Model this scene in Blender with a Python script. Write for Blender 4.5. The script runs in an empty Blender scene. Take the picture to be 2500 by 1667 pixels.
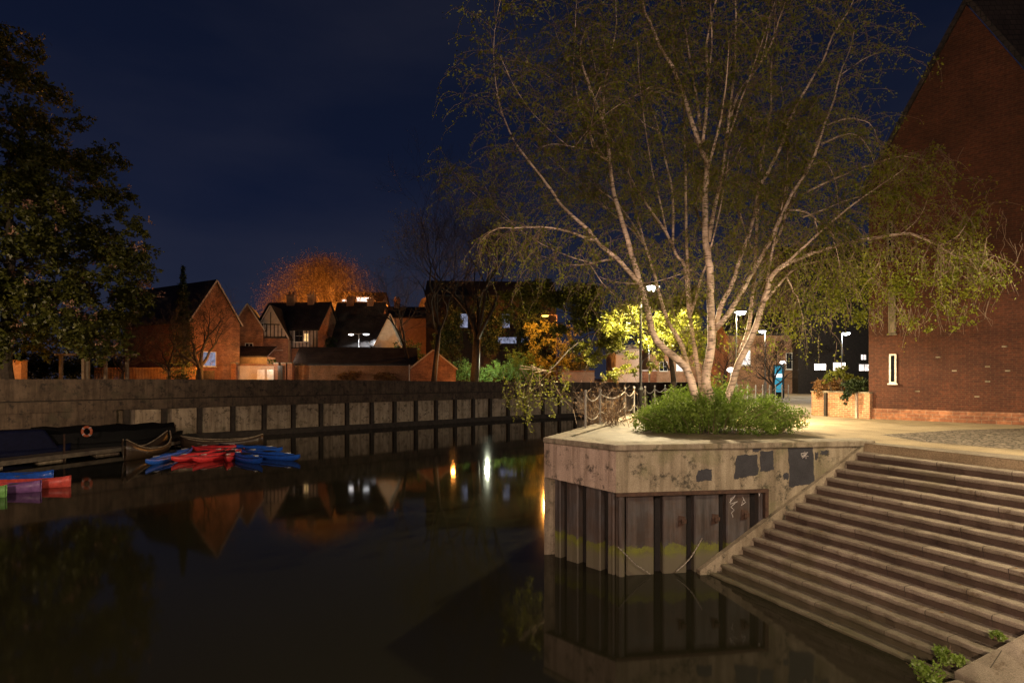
import bpy, math, random
import numpy as np
from mathutils import Vector, Matrix
R = math.radians
rng = random.Random(7)
nr = np.random.default_rng(7)
S = bpy.context.scene
COL = S.collection
# ------------------------------------------------------------------ camera, sky, exposure
EYE = 4.6          # metres above the water
FOC = 2500 * 20 / 36.0
cam_d = bpy.data.cameras.new('camera')
cam = bpy.data.objects.new('camera', cam_d); COL.objects.link(cam)
cam.location = (0, 0, EYE); cam.rotation_euler = (R(90), 0, 0)
cam_d.lens = 20; cam_d.sensor_width = 36; cam_d.shift_y = 0.0358
cam_d.clip_start = 0.1; cam_d.clip_end = 2000
S.camera = cam
S.view_settings.view_transform = 'Standard'; S.view_settings.look = 'None'
S.view_settings.exposure = 0.0; S.view_settings.gamma = 1
S.cycles.use_denoising = True
S.cycles.max_bounces = 6; S.cycles.diffuse_bounces = 2; S.cycles.glossy_bounces = 3
S.cycles.transmission_bounces = 3; S.cycles.transparent_max_bounces = 6
S.cycles.sample_clamp_indirect = 3.0; S.cycles.caustics_reflective = False; S.cycles.caustics_refractive = False

def nodes_of(tree):
    tree.nodes.clear()
    N = lambda t, **k: _mk(tree, t, k)
    return N, tree.links.new
def _mk(tree, t, k):
    n = tree.nodes.new(t)
    for a, b in k.items(): setattr(n, a, b)
    return n
W = bpy.data.worlds.new('World'); S.world = W; W.use_nodes = True
N, L_ = nodes_of(W.node_tree)
sky = N('ShaderNodeTexSky', sky_type='NISHITA', sun_disc=False)
sky.sun_elevation = R(-6.0); sky.sun_rotation = R(-60); sky.altitude = 0
sky.air_density = 1.0; sky.dust_density = 0.6; sky.ozone_density = 4.0
tc = N('ShaderNodeTexCoord')
mp = N('ShaderNodeMapping'); mp.inputs['Scale'].default_value = (1.6, 1.6, 5.0)
cl = N('ShaderNodeTexNoise'); cl.inputs['Scale'].default_value = 1.1; cl.inputs['Detail'].default_value = 5
cr = N('ShaderNodeValToRGB')
cr.color_ramp.elements[0].position = 0.44; cr.color_ramp.elements[0].color = (0, 0, 0, 1)
cr.color_ramp.elements[1].position = 0.70; cr.color_ramp.elements[1].color = (0.062, 0.055, 0.058, 1)
L_(tc.outputs['Generated'], mp.inputs[0]); L_(mp.outputs[0], cl.inputs['Vector']); L_(cl.outputs['Fac'], cr.inputs[0])
vo = N('ShaderNodeTexVoronoi'); vo.inputs['Scale'].default_value = 34
L_(tc.outputs['Generated'], vo.inputs['Vector'])
st = N('ShaderNodeMath', operation='LESS_THAN'); st.inputs[1].default_value = 0.026
L_(vo.outputs['Distance'], st.inputs[0])
sx = N('ShaderNodeSeparateColor'); L_(vo.outputs['Color'], sx.inputs[0])
s2 = N('ShaderNodeMath', operation='GREATER_THAN'); s2.inputs[1].default_value = 0.965
L_(sx.outputs[0], s2.inputs[0])
s3 = N('ShaderNodeMath', operation='MULTIPLY'); L_(st.outputs[0], s3.inputs[0]); L_(s2.outputs[0], s3.inputs[1])
s4 = N('ShaderNodeMath', operation='MULTIPLY'); s4.inputs[1].default_value = 4.0; L_(s3.outputs[0], s4.inputs[0])
SKYMUL = 3.0
mul = N('ShaderNodeVectorMath', operation='SCALE'); mul.inputs['Scale'].default_value = SKYMUL
L_(sky.outputs[0], mul.inputs[0])
a1 = N('ShaderNodeVectorMath', operation='ADD'); L_(mul.outputs[0], a1.inputs[0]); L_(cr.outputs[0], a1.inputs[1])
nv = N('ShaderNodeNewGeometry'); sz_ = N('ShaderNodeSeparateXYZ'); L_(tc.outputs['Generated'], sz_.inputs[0])
gl = N('ShaderNodeValToRGB'); ge_ = gl.color_ramp.elements     # town glow low down, deep blue overhead
ge_[0].position = 0.0; ge_[0].color = (0.17, 0.19, 0.33, 1); ge_[1].position = 0.75; ge_[1].color = (0.034, 0.053, 0.145, 1)
gm = ge_.new(0.28); gm.color = (0.052, 0.085, 0.24, 1)
L_(sz_.outputs[2], gl.inputs[0])
a0 = N('ShaderNodeVectorMath', operation='ADD'); L_(a1.outputs[0], a0.inputs[0]); L_(gl.outputs[0], a0.inputs[1])
a2 = N('ShaderNodeVectorMath', operation='ADD'); L_(a0.outputs[0], a2.inputs[0]); L_(s4.outputs[0], a2.inputs[1])
bg = N('ShaderNodeBackground'); bg.inputs['Strength'].default_value = 0.1
L_(a2.outputs[0], bg.inputs[0])
wo = N('ShaderNodeOutputWorld'); L_(bg.outputs[0], wo.inputs[0])

# ------------------------------------------------------------------ picture <-> place
def wx(px, Y): return (px - 1250) * Y / FOC
def wz(py, Y): return EYE + (923 - py) * Y / FOC
def P(px, py, Y): return Vector((wx(px, Y), Y, wz(py, Y)))
def G(px, py, z):
    Y = (EYE - z) * FOC / (py - 923); return Vector((wx(px, Y), Y, z))

# ------------------------------------------------------------------ materials
MATS = {}
def new_mat(name):
    m = bpy.data.materials.new(name); m.use_nodes = True; MATS[name] = m
    N, L = nodes_of(m.node_tree)
    return m, N, L
def ramp(N, a, b, p0=0.35, p1=0.65):
    r = N('ShaderNodeValToRGB')
    r.color_ramp.elements[0].position = p0; r.color_ramp.elements[0].color = (*a, 1)
    r.color_ramp.elements[1].position = p1; r.color_ramp.elements[1].color = (*b, 1)
    return r
def noise(N, L, vec, scale, detail=6, rough=0.6):
    n = N('ShaderNodeTexNoise'); n.inputs['Scale'].default_value = scale
    n.inputs['Detail'].default_value = detail; n.inputs['Roughness'].default_value = rough
    if vec: L(vec, n.inputs['Vector'])
    return n
def mixc(N, L, fac, a, b, mode='MIX'):
    m = N('ShaderNodeMix', data_type='RGBA', blend_type=mode)
    for sock, v in ((0, fac), (6, a), (7, b)):
        if hasattr(v, 'links') or hasattr(v, 'is_linked'): L(v, m.inputs[sock])
        elif sock == 0: m.inputs[0].default_value = v
        else: m.inputs[sock].default_value = (*v, 1)
    return m.outputs[2]
def finish(m, N, L, col, rough=0.8, bump=None, bstr=0.3, bdist=0.02, metal=0.0, spec=0.4):
    p = N('ShaderNodeBsdfPrincipled'); p.inputs['Roughness'].default_value = rough
    p.inputs['Metallic'].default_value = metal; p.inputs['Specular IOR Level'].default_value = spec
    if isinstance(col, tuple): p.inputs['Base Color'].default_value = (*col, 1)
    else: L(col, p.inputs['Base Color'])
    if bump is not None:
        b = N('ShaderNodeBump'); b.inputs['Strength'].default_value = bstr; b.inputs['Distance'].default_value = bdist
        L(bump, b.inputs['Height']); L(b.outputs[0], p.inputs['Normal'])
    o = N('ShaderNodeOutputMaterial'); L(p.outputs[0], o.inputs[0])
    return m
def mat(name, a, b, scale=3, rough=0.8, bstr=0.3, metal=0.0, fine=None, spec=0.4, p0=0.35, p1=0.65):
    m, N, L = new_mat(name)
    tc = N('ShaderNodeTexCoord'); n = noise(N, L, tc.outputs['Object'], scale)
    c = ramp(N, a, b, p0, p1); L(n.outputs['Fac'], c.inputs[0])
    f = noise(N, L, tc.outputs['Object'], fine or scale * 12, 4)
    g = ramp(N, (0.6, 0.6, 0.6), (1.25, 1.25, 1.25), 0.3, 0.7); L(f.outputs['Fac'], g.inputs[0])
    col = mixc(N, L, 1.0, c.outputs[0], g.outputs[0], 'MULTIPLY')
    return finish(m, N, L, col, rough, f.outputs['Fac'], bstr, 0.02, metal, spec)
def brick(name, a, b, mortar, rough=0.85, stain=(0.5, 0.45, 0.4), bw=0.23, bh=0.076):
    m, N, L = new_mat(name)
    tc = N('ShaderNodeTexCoord'); sp = N('ShaderNodeSeparateXYZ'); L(tc.outputs['Object'], sp.inputs[0])
    ad = N('ShaderNodeMath', operation='ADD'); L(sp.outputs[0], ad.inputs[0]); L(sp.outputs[1], ad.inputs[1])
    cb = N('ShaderNodeCombineXYZ'); L(ad.outputs[0], cb.inputs[0]); L(sp.outputs[2], cb.inputs[1])
    br = N('ShaderNodeTexBrick'); L(cb.outputs[0], br.inputs['Vector'])
    br.inputs['Color1'].default_value = (*a, 1); br.inputs['Color2'].default_value = (*b, 1)
    br.inputs['Mortar'].default_value = (*mortar, 1); br.inputs['Scale'].default_value = 1.0
    br.inputs['Mortar Size'].default_value = 0.008; br.inputs['Brick Width'].default_value = bw
    br.inputs['Row Height'].default_value = bh; br.inputs['Mortar Smooth'].default_value = 0.2
    n = noise(N, L, tc.outputs['Object'], 0.7, 8, 0.7)
    g = ramp(N, stain, (1.15, 1.1, 1.05), 0.3, 0.68); L(n.outputs['Fac'], g.inputs[0])
    f = noise(N, L, tc.outputs['Object'], 9, 4)
    g2 = ramp(N, (0.65, 0.65, 0.65), (1.3, 1.3, 1.3), 0.3, 0.7); L(f.outputs['Fac'], g2.inputs[0])
    c = mixc(N, L, 1.0, br.outputs['Color'], g.outputs[0], 'MULTIPLY')
    c = mixc(N, L, 1.0, c, g2.outputs[0], 'MULTIPLY')
    iv = N('ShaderNodeMath', operation='SUBTRACT'); iv.inputs[0].default_value = 1; L(br.outputs['Fac'], iv.inputs[1])
    return finish(m, N, L, c, rough, iv.outputs[0], 0.6, 0.01)
def leafmat(name, a, b, trans=0.45, scale=1.2):
    m, N, L = new_mat(name)
    tc = N('ShaderNodeTexCoord'); n = noise(N, L, tc.outputs['Object'], scale, 5)
    c = ramp(N, a, b, 0.35, 0.65); L(n.outputs['Fac'], c.inputs[0])
    d = N('ShaderNodeBsdfDiffuse'); t = N('ShaderNodeBsdfTranslucent'); g = N('ShaderNodeBsdfGlossy')
    g.inputs['Roughness'].default_value = 0.45; g.inputs['Color'].default_value = (0.5, 0.5, 0.5, 1)
    L(c.outputs[0], d.inputs[0]); L(c.outputs[0], t.inputs[0])
    x = N('ShaderNodeMixShader'); x.inputs[0].default_value = trans; L(d.outputs[0], x.inputs[1]); L(t.outputs[0], x.inputs[2])
    y = N('ShaderNodeMixShader'); y.inputs[0].default_value = 0.04; L(x.outputs[0], y.inputs[1]); L(g.outputs[0], y.inputs[2])
    o = N('ShaderNodeOutputMaterial'); L(y.outputs[0], o.inputs[0]); return m
def emit(name, col, strength):
    m, N, L = new_mat(name)
    e = N('ShaderNodeEmission'); e.inputs[0].default_value = (*col, 1); e.inputs[1].default_value = strength
    o = N('ShaderNodeOutputMaterial'); L(e.outputs[0], o.inputs[0]); return m
def litwin(name, col, strength):
    """a lit room behind a pane: uneven glow"""
    m, N, L = new_mat(name)
    tc = N('ShaderNodeTexCoord'); n = noise(N, L, tc.outputs['Object'], 1.6, 3)
    r = ramp(N, tuple(c * 0.35 for c in col), col, 0.35, 0.6); L(n.outputs['Fac'], r.inputs[0])
    e = N('ShaderNodeEmission'); e.inputs[1].default_value = strength; L(r.outputs[0], e.inputs[0])
    o = N('ShaderNodeOutputMaterial'); L(e.outputs[0], o.inputs[0]); return m
def plain(name, c, rough=0.5, metal=0.0, spec=0.4):
    m, N, L = new_mat(name)
    tc = N('ShaderNodeTexCoord'); n = noise(N, L, tc.outputs['Object'], 7, 5)
    r = ramp(N, tuple(x * 0.75 for x in c), tuple(min(1, x * 1.15) for x in c)); L(n.outputs['Fac'], r.inputs[0])
    return finish(m, N, L, r.outputs[0], rough, n.outputs['Fac'], 0.08, 0.01, metal, spec)

def concrete_mat(name, base, light, dark, moss):
    m, N, L = new_mat(name)
    tc = N('ShaderNodeTexCoord'); O = tc.outputs['Object']
    n = noise(N, L, O, 1.4, 8, 0.65); c = ramp(N, base, light, 0.35, 0.68); L(n.outputs['Fac'], c.inputs[0])
    mp = N('ShaderNodeMapping'); mp.inputs['Scale'].default_value = (5, 5, 0.35); L(O, mp.inputs[0])
    s = noise(N, L, mp.outputs[0], 1.0, 5); sr = ramp(N, (0.55, 0.52, 0.48), (1.1, 1.1, 1.1), 0.36, 0.58); L(s.outputs['Fac'], sr.inputs[0])
    col = mixc(N, L, 0.8, c.outputs[0], sr.outputs[0], 'MULTIPLY')
    k = noise(N, L, O, 2.3, 9, 0.75); kr = ramp(N, (0, 0, 0), (0.9, 0.9, 0.9), 0.53, 0.61); L(k.outputs['Fac'], kr.inputs[0])
    col = mixc(N, L, kr.outputs[0], col, dark)
    q = noise(N, L, O, 0.9, 5, 0.6); qr = ramp(N, (0, 0, 0), (0.75, 0.75, 0.75), 0.55, 0.68); L(q.outputs['Fac'], qr.inputs[0])
    col = mixc(N, L, qr.outputs[0], col, moss)
    f = noise(N, L, O, 45, 4); g = ramp(N, (0.72, 0.72, 0.72), (1.2, 1.2, 1.2), 0.3, 0.7); L(f.outputs['Fac'], g.inputs[0])
    col = mixc(N, L, 1.0, col, g.outputs[0], 'MULTIPLY')
    return finish(m, N, L, col, 0.85, f.outputs['Fac'], 0.35, 0.015)
def pile_mat(name):
    """rusting sheet steel: green algae line and pale silt just above the water"""
    m, N, L = new_mat(name)
    tc = N('ShaderNodeTexCoord'); O = tc.outputs['Object']
    n = noise(N, L, O, 1.7, 8, 0.7); c = ramp(N, (0.05, 0.034, 0.024), (0.058, 0.056, 0.056), 0.38, 0.62); L(n.outputs['Fac'], c.inputs[0])
    mp = N('ShaderNodeMapping'); mp.inputs['Scale'].default_value = (6, 6, 0.5); L(O, mp.inputs[0])
    s = noise(N, L, mp.outputs[0], 1.2, 5); sr = ramp(N, (0.5, 0.45, 0.42), (1.5, 1.4, 1.35), 0.35, 0.68); L(s.outputs['Fac'], sr.inputs[0])
    col = mixc(N, L, 0.9, c.outputs[0], sr.outputs[0], 'MULTIPLY')
    sp = N('ShaderNodeSeparateXYZ'); L(O, sp.inputs[0])
    w = noise(N, L, O, 3.6, 9, 0.72)
    a = N('ShaderNodeMath', operation='MULTIPLY_ADD'); L(w.outputs['Fac'], a.inputs[0]); a.inputs[1].default_value = 0.5
    L(sp.outputs[2], a.inputs[2])
    r = N('ShaderNodeValToRGB'); e = r.color_ramp.elements
    e[0].position = 0.0; e[0].color = (0, 0, 0, 1); e[1].position = 1.0; e[1].color = (0, 0, 0, 1)
    for p, v in ((0.62, 0.15), (0.72, 0.55), (0.80, 1.0), (0.90, 0.9), (0.93, 0.0)):
        q = e.new(p); q.color = (v, v, v, 1)
    L(a.outputs[0], r.inputs[0])
    pt = noise(N, L, O, 7, 8, 0.8); pr = ramp(N, (0.4, 0.4, 0.4), (1, 1, 1), 0.36, 0.56); L(pt.outputs['Fac'], pr.inputs[0])
    rm = mixc(N, L, 1.0, r.outputs[0], pr.outputs[0], 'MULTIPLY')
    sl = ramp(N, (0.85, 0.85, 0.85), (0, 0, 0), 0.66, 0.80); L(a.outputs[0], sl.inputs[0])
    col = mixc(N, L, sl.outputs[0], col, (0.095, 0.082, 0.056))
    col = mixc(N, L, rm, col, (0.115, 0.125, 0.012))
    f = noise(N, L, O, 40, 4)
    return finish(m, N, L, col, 0.62, f.outputs['Fac'], 0.4, 0.012, 0.0, 0.5)
def bark_birch(name):
    m, N, L = new_mat(name)
    tc = N('ShaderNodeTexCoord'); O = tc.outputs['Object']
    mp = N('ShaderNodeMapping'); mp.inputs['Scale'].default_value = (3, 3, 22); L(O, mp.inputs[0])
    n = noise(N, L, mp.outputs[0], 1.2, 5, 0.65); r = ramp(N, (0.06, 0.045, 0.035), (0.70, 0.58, 0.47), 0.38, 0.47); L(n.outputs['Fac'], r.inputs[0])
    k = noise(N, L, O, 2.2, 6); kr = ramp(N, (0.5, 0.45, 0.36), (1.2, 1.15, 1.1), 0.35, 0.65); L(k.outputs['Fac'], kr.inputs[0])
    col = mixc(N, L, 1.0, r.outputs[0], kr.outputs[0], 'MULTIPLY')
    return finish(m, N, L, col, 0.75, n.outputs['Fac'], 0.5, 0.01)
def step_mat(name, ca=(0.19, 0.125, 0.085), cb=(0.33, 0.25, 0.175)):
    m, N, L = new_mat(name)
    tc = N('ShaderNodeTexCoord'); O = tc.outputs['Object']
    n = noise(N, L, O, 1.1, 8, 0.7); c = ramp(N, ca, cb, 0.35, 0.66); L(n.outputs['Fac'], c.inputs[0])
    k = noise(N, L, O, 4.0, 8, 0.75); kr = ramp(N, (1, 1, 1), (0.5, 0.42, 0.34), 0.54, 0.66); L(k.outputs['Fac'], kr.inputs[0])
    col = mixc(N, L, 1.0, c.outputs[0], kr.outputs[0], 'MULTIPLY')
    q = noise(N, L, O, 0.8, 4); qr = ramp(N, (0, 0, 0), (0.5, 0.5, 0.5), 0.56, 0.7); L(q.outputs['Fac'], qr.inputs[0])
    col = mixc(N, L, qr.outputs[0], col, (0.10, 0.085, 0.03))
    f = noise(N, L, O, 60, 5, 0.7); g = ramp(N, (0.6, 0.6, 0.6), (1.3, 1.3, 1.3), 0.3, 0.7); L(f.outputs['Fac'], g.inputs[0])
    col = mixc(N, L, 1.0, col, g.outputs[0], 'MULTIPLY')
    sp = N('ShaderNodeSeparateXYZ'); L(O, sp.inputs[0])          # joints between the stones, staggered from step to step
    def mth(op, a, b=None):
        q = N('ShaderNodeMath', operation=op)
        for i, v in enumerate((a, b)):
            if v is None: continue
            if isinstance(v, (int, float)): q.inputs[i].default_value = v
            else: L(v, q.inputs[i])
        return q.outputs[0]
    along = mth('SUBTRACT', mth('MULTIPLY', sp.outputs[0], 0.403), mth('MULTIPLY', sp.outputs[1], 0.915))
    lev = mth('FLOOR', mth('DIVIDE', mth('SUBTRACT', sp.outputs[2], 0.05), 0.197))
    fr = mth('FRACT', mth('ADD', mth('DIVIDE', along, 1.35), mth('MULTIPLY', lev, 0.37)))
    jn = mth('LESS_THAN', fr, 0.010)
    col = mixc(N, L, jn, col, (0.035, 0.026, 0.018))
    cell = mth('FLOOR', mth('ADD', mth('DIVIDE', along, 1.35), mth('MULTIPLY', lev, 0.37)))
    wn = N('ShaderNodeTexWhiteNoise', noise_dimensions='2D'); cv = N('ShaderNodeCombineXYZ'); L(cell, cv.inputs[0]); L(lev, cv.inputs[1]); L(cv.outputs[0], wn.inputs['Vector'])
    wr = ramp(N, (0.72, 0.70, 0.68), (1.12, 1.12, 1.12), 0, 1); L(wn.outputs['Value'], wr.inputs[0]); col = mixc(N, L, 1.0, col, wr.outputs[0], 'MULTIPLY')
    wet = ramp(N, (0.95, 0.9, 0.55), (0, 0, 0), 0.15, 1.0); wz_ = mth('DIVIDE', mth('ADD', sp.outputs[2], mth('MULTIPLY', n.outputs['Fac'], 0.5)), 1.0); L(wz_, wet.inputs[0])
    sw = N('ShaderNodeSeparateColor'); L(wet.outputs[0], sw.inputs[0]); col = mixc(N, L, sw.outputs[0], col, (0.055, 0.05, 0.022))
    return finish(m, N, L, col, 0.85, f.outputs['Fac'], 0.7, 0.02)
def cobble_mat(name):
    m, N, L = new_mat(name)
    tc = N('ShaderNodeTexCoord'); O = tc.outputs['Object']
    v = N('ShaderNodeTexVoronoi', feature='DISTANCE_TO_EDGE'); v.inputs['Scale'].default_value = 7; L(O, v.inputs['Vector'])
    v2 = N('ShaderNodeTexVoronoi'); v2.inputs['Scale'].default_value = 7; L(O, v2.inputs['Vector'])
    r = ramp(N, (0.07, 0.055, 0.04), (1, 1, 1), 0.02, 0.12); L(v.outputs['Distance'], r.inputs[0])
    sc = N('ShaderNodeSeparateColor'); L(v2.outputs['Color'], sc.inputs[0])
    c = ramp(N, (0.14, 0.115, 0.085), (0.27, 0.22, 0.16), 0, 1); L(sc.outputs[0], c.inputs[0])
    col = mixc(N, L, 1.0, c.outputs[0], r.outputs[0], 'MULTIPLY')
    return finish(m, N, L, col, 0.7, r.outputs[0], 0.9, 0.03)
def slab_mat(name):
    m, N, L = new_mat(name)
    tc = N('ShaderNodeTexCoord'); mp = N('ShaderNodeMapping'); mp.inputs['Rotation'].default_value = (0, 0, R(28)); L(tc.outputs['Object'], mp.inputs[0])
    br = N('ShaderNodeTexBrick'); L(mp.outputs[0], br.inputs['Vector'])
    br.inputs['Color1'].default_value = (0.13, 0.105, 0.068, 1); br.inputs['Color2'].default_value = (0.095, 0.078, 0.05, 1)
    br.inputs['Mortar'].default_value = (0.07, 0.06, 0.04, 1); br.inputs['Scale'].default_value = 1
    br.inputs['Mortar Size'].default_value = 0.012; br.inputs['Brick Width'].default_value = 0.9; br.inputs['Row Height'].default_value = 0.6
    f = noise(N, L, tc.outputs['Object'], 30, 6, 0.7); g = ramp(N, (0.55, 0.55, 0.5), (1.3, 1.3, 1.25), 0.3, 0.7); L(f.outputs['Fac'], g.inputs[0])
    k = noise(N, L, tc.outputs['Object'], 1.6, 7, 0.7); kr = ramp(N, (0.6, 0.6, 0.45), (1.15, 1.12, 1.05), 0.38, 0.6); L(k.outputs['Fac'], kr.inputs[0])
    col = mixc(N, L, 1, br.outputs[0], g.outputs[0], 'MULTIPLY'); col = mixc(N, L, 1, col, kr.outputs[0], 'MULTIPLY')
    return finish(m, N, L, col, 0.75, f.outputs['Fac'], 0.5, 0.01)
def tile_mat(name, a, b):
    m, N, L = new_mat(name)
    tc = N('ShaderNodeTexCoord'); O = tc.outputs['Object']
    br = N('ShaderNodeTexBrick'); sp = N('ShaderNodeSeparateXYZ'); L(O, sp.inputs[0])
    ad = N('ShaderNodeMath', operation='ADD'); L(sp.outputs[0], ad.inputs[0]); L(sp.outputs[1], ad.inputs[1])
    cb = N('ShaderNodeCombineXYZ'); L(ad.outputs[0], cb.inputs[0]); L(sp.outputs[2], cb.inputs[1]); L(cb.outputs[0], br.inputs['Vector'])
    br.inputs['Color1'].default_value = (*a, 1); br.inputs['Color2'].default_value = (*b, 1); br.inputs['Mortar'].default_value = (0.01, 0.009, 0.008, 1)
    br.inputs['Scale'].default_value = 1; br.inputs['Brick Width'].default_value = 0.3; br.inputs['Row Height'].default_value = 0.22; br.inputs['Mortar Size'].default_value = 0.02
    n = noise(N, L, O, 0.8, 7); g = ramp(N, (0.5, 0.5, 0.5), (1.3, 1.3, 1.3)); L(n.outputs['Fac'], g.inputs[0])
    col = mixc(N, L, 1, br.outputs[0], g.outputs[0], 'MULTIPLY')
    return finish(m, N, L, col, 0.8, br.outputs['Fac'], 0.5, 0.02)

# ------------------------------------------------------------------ mesh building
class MB:
    def __init__(s): s.v = []; s.f = []
    def quad(s, *p):
        i = len(s.v); s.v += [tuple(q) for q in p]; s.f.append(tuple(range(i, i + len(p)))); return s
    def hexa(s, b, t):
        i = len(s.v); n = len(b); s.v += [tuple(q) for q in b] + [tuple(q) for q in t]
        s.f.append(tuple(range(i + n - 1, i - 1, -1))); s.f.append(tuple(range(i + n, i + 2 * n)))
        for k in range(n):
            j = (k + 1) % n; s.f.append((i + k, i + j, i + n + j, i + n + k))
        return s
    def box(s, x0, y0, z0, x1, y1, z1):
        b = [(x0, y0, z0), (x1, y0, z0), (x1, y1, z0), (x0, y1, z0)]
        return s.hexa(b, [(x, y, z1) for x, y, z in b])
    def prism(s, poly, z0, z1):
        return s.hexa([(p[0], p[1], z0) for p in poly], [(p[0], p[1], z1) for p in poly])
    def panel(s, o, d, poly, t, off=0.0):
        """upright slab: poly of (u, z) along direction d from o; thickness t behind the front face (to the left of d)"""
        d = Vector((d[0], d[1], 0)).normalized(); n = Vector((-d.y, d.x, 0))
        fr = [Vector((o[0], o[1], 0)) + d * u + n * (-off) + Vector((0, 0, z)) for u, z in poly]
        bk = [p + n * t for p in fr]
        return s.hexa(fr, bk)
    def bar(s, a, b, w, h=None):
        a = Vector(a); b = Vector(b); d = (b - a).normalized(); h = h or w
        up = Vector((0, 0, 1)) if abs(d.z) < 0.95 else Vector((0, 1, 0))
        x = d.cross(up).normalized() * (w / 2); y = x.cross(d).normalized() * (h / 2)
        q = lambda p: [p - x - y, p + x - y, p + x + y, p - x + y]
        return s.hexa(q(a), q(b))
    def tube(s, pts, rad, n=6, cap=True):
        pts = [Vector(p) for p in pts]; k = len(pts)
        if not hasattr(rad, '__len__'): rad = [rad] * k
        base = len(s.v); prev = None
        for i, p in enumerate(pts):
            d = (pts[min(i + 1, k - 1)] - pts[max(i - 1, 0)])
            d = d.normalized() if d.length > 1e-9 else Vector((0, 0, 1))
            if prev is None:
                u = d.orthogonal().normalized()
            else:
                u = prev - d * prev.dot(d); u = u.normalized() if u.length > 1e-6 else d.orthogonal().normalized()
            prev = u; w = d.cross(u)
            for j in range(n):
                a = 2 * math.pi * j / n
                q = p + (u * math.cos(a) + w * math.sin(a)) * rad[i]; s.v.append((q.x, q.y, q.z))
        for i in range(k - 1):
            for j in range(n):
                j2 = (j + 1) % n
                s.f.append((base + i * n + j, base + i * n + j2, base + (i + 1) * n + j2, base + (i + 1) * n + j))
        if cap:
            s.f.append(tuple(base + j for j in range(n - 1, -1, -1))); s.f.append(tuple(base + (k - 1) * n + j for j in range(n)))
        return s
    def lathe(s, prof, c=(0, 0, 0), n=16):
        base = len(s.v)
        for r, z in prof:
            for j in range(n):
                a = 2 * math.pi * j / n; s.v.append((c[0] + r * math.cos(a), c[1] + r * math.sin(a), c[2] + z))
        for i in range(len(prof) - 1):
            for j in range(n):
                j2 = (j + 1) % n
                s.f.append((base + i * n + j, base + i * n + j2, base + (i + 1) * n + j2, base + (i + 1) * n + j))
        s.f.append(tuple(base + j for j in range(n - 1, -1, -1)))
        s.f.append(tuple(base + (len(prof) - 1) * n + j for j in range(n)))
        return s
    def build(s, name, m, parent=None, smooth=False, bevel=0.0):
        me = bpy.data.meshes.new(name); me.from_pydata(s.v, [], s.f); me.update()
        if smooth: me.polygons.foreach_set('use_smooth', [True] * len(me.polygons))
        o = bpy.data.objects.new(name, me); COL.objects.link(o); me.materials.append(m)
        if parent is not None: o.parent = parent
        if bevel:
            b = o.modifiers.new('bevel', 'BEVEL'); b.width = bevel; b.segments = 2; b.limit_method = 'ANGLE'
        return o
def tag(o, label=None, cat=None, group=None, kind=None):
    if label: o['label'] = label
    if cat: o['category'] = cat
    if group: o['group'] = group
    if kind: o['kind'] = kind
    return o
def thing(name, label, cat, loc=(0, 0, 0), rz=0.0, group=None):
    o = bpy.data.objects.new(name, None); COL.objects.link(o); o.location = loc; o.rotation_euler = (0, 0, rz)
    o.empty_display_size = 0.2
    return tag(o, label, cat, group)
def leaves(name, c, size, m, parent=None, droop=0.0, elong=1.7, jit=0.35, origin=(0, 0, 0)):
    """many small leaf-shaped quads at the points c (n x 3)"""
    c = np.asarray(c, float); n = len(c)
    u = nr.normal(size=(n, 3)); u[:, 2] = u[:, 2] * (1 - droop) - droop * 1.6
    u /= np.linalg.norm(u, axis=1)[:, None]
    w = np.cross(u, nr.normal(size=(n, 3))); w /= np.linalg.norm(w, axis=1)[:, None] + 1e-9
    k = np.cross(u, w)
    s = size * (1 + jit * nr.uniform(-1, 1, n))[:, None]
    v = np.empty((n, 4, 3))
    v[:, 0] = c; v[:, 1] = c + u * s * 0.5 + w * s * 0.5 / elong + k * s * 0.08
    v[:, 2] = c + u * s; v[:, 3] = c + u * s * 0.5 - w * s * 0.5 / elong + k * s * 0.08
    v -= np.asarray(origin)
    me = bpy.data.meshes.new(name); me.vertices.add(4 * n); me.vertices.foreach_set('co', v.ravel())
    me.loops.add(4 * n); me.loops.foreach_set('vertex_index', np.arange(4 * n, dtype=np.int32))
    me.polygons.add(n); me.polygons.foreach_set('loop_start', np.arange(0, 4 * n, 4, dtype=np.int32))
    me.update(calc_edges=True); me.validate()
    o = bpy.data.objects.new(name, me); COL.objects.link(o); me.materials.append(m)
    if parent is not None: o.parent = parent
    return o
def clump_pts(clumps, n, shell=0.55):
    """points spread through ellipsoid clumps ((x,y,z),(rx,ry,rz)); denser near the surface, broken into tufts"""
    vol = np.array([max(r[0] * r[1] * r[2], 1e-3) ** 0.75 for _, r in clumps]); vol /= vol.sum()
    out = []
    for (c, r), f in zip(clumps, vol):
        k = max(4, int(n * f)); nt = max(3, k // 22)
        d = nr.normal(size=(nt, 3)); d /= np.linalg.norm(d, axis=1)[:, None]
        t = d * (nr.uniform(0, 1, nt) ** shell)[:, None]
        i = nr.integers(0, nt, k)
        q = t[i] + nr.normal(size=(k, 3)) * 0.10
        out.append(np.asarray(c) + q * np.asarray(r))
    return np.concatenate(out)
def lamp_light(loc, power, col, rad=0.1, spot=None, aim=None, blend=0.6):
    d = bpy.data.lights.new('lamp_light', 'SPOT' if spot else 'POINT'); d.energy = power; d.color = col; d.shadow_soft_size = rad
    o = bpy.data.objects.new('lamp_light', d); COL.objects.link(o); o.location = loc
    if spot:
        d.spot_size = R(spot); d.spot_blend = blend
        if aim is not None: o.rotation_euler = (Vector(aim) - Vector(loc)).to_track_quat('-Z', 'Y').to_euler()
    return o

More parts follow.
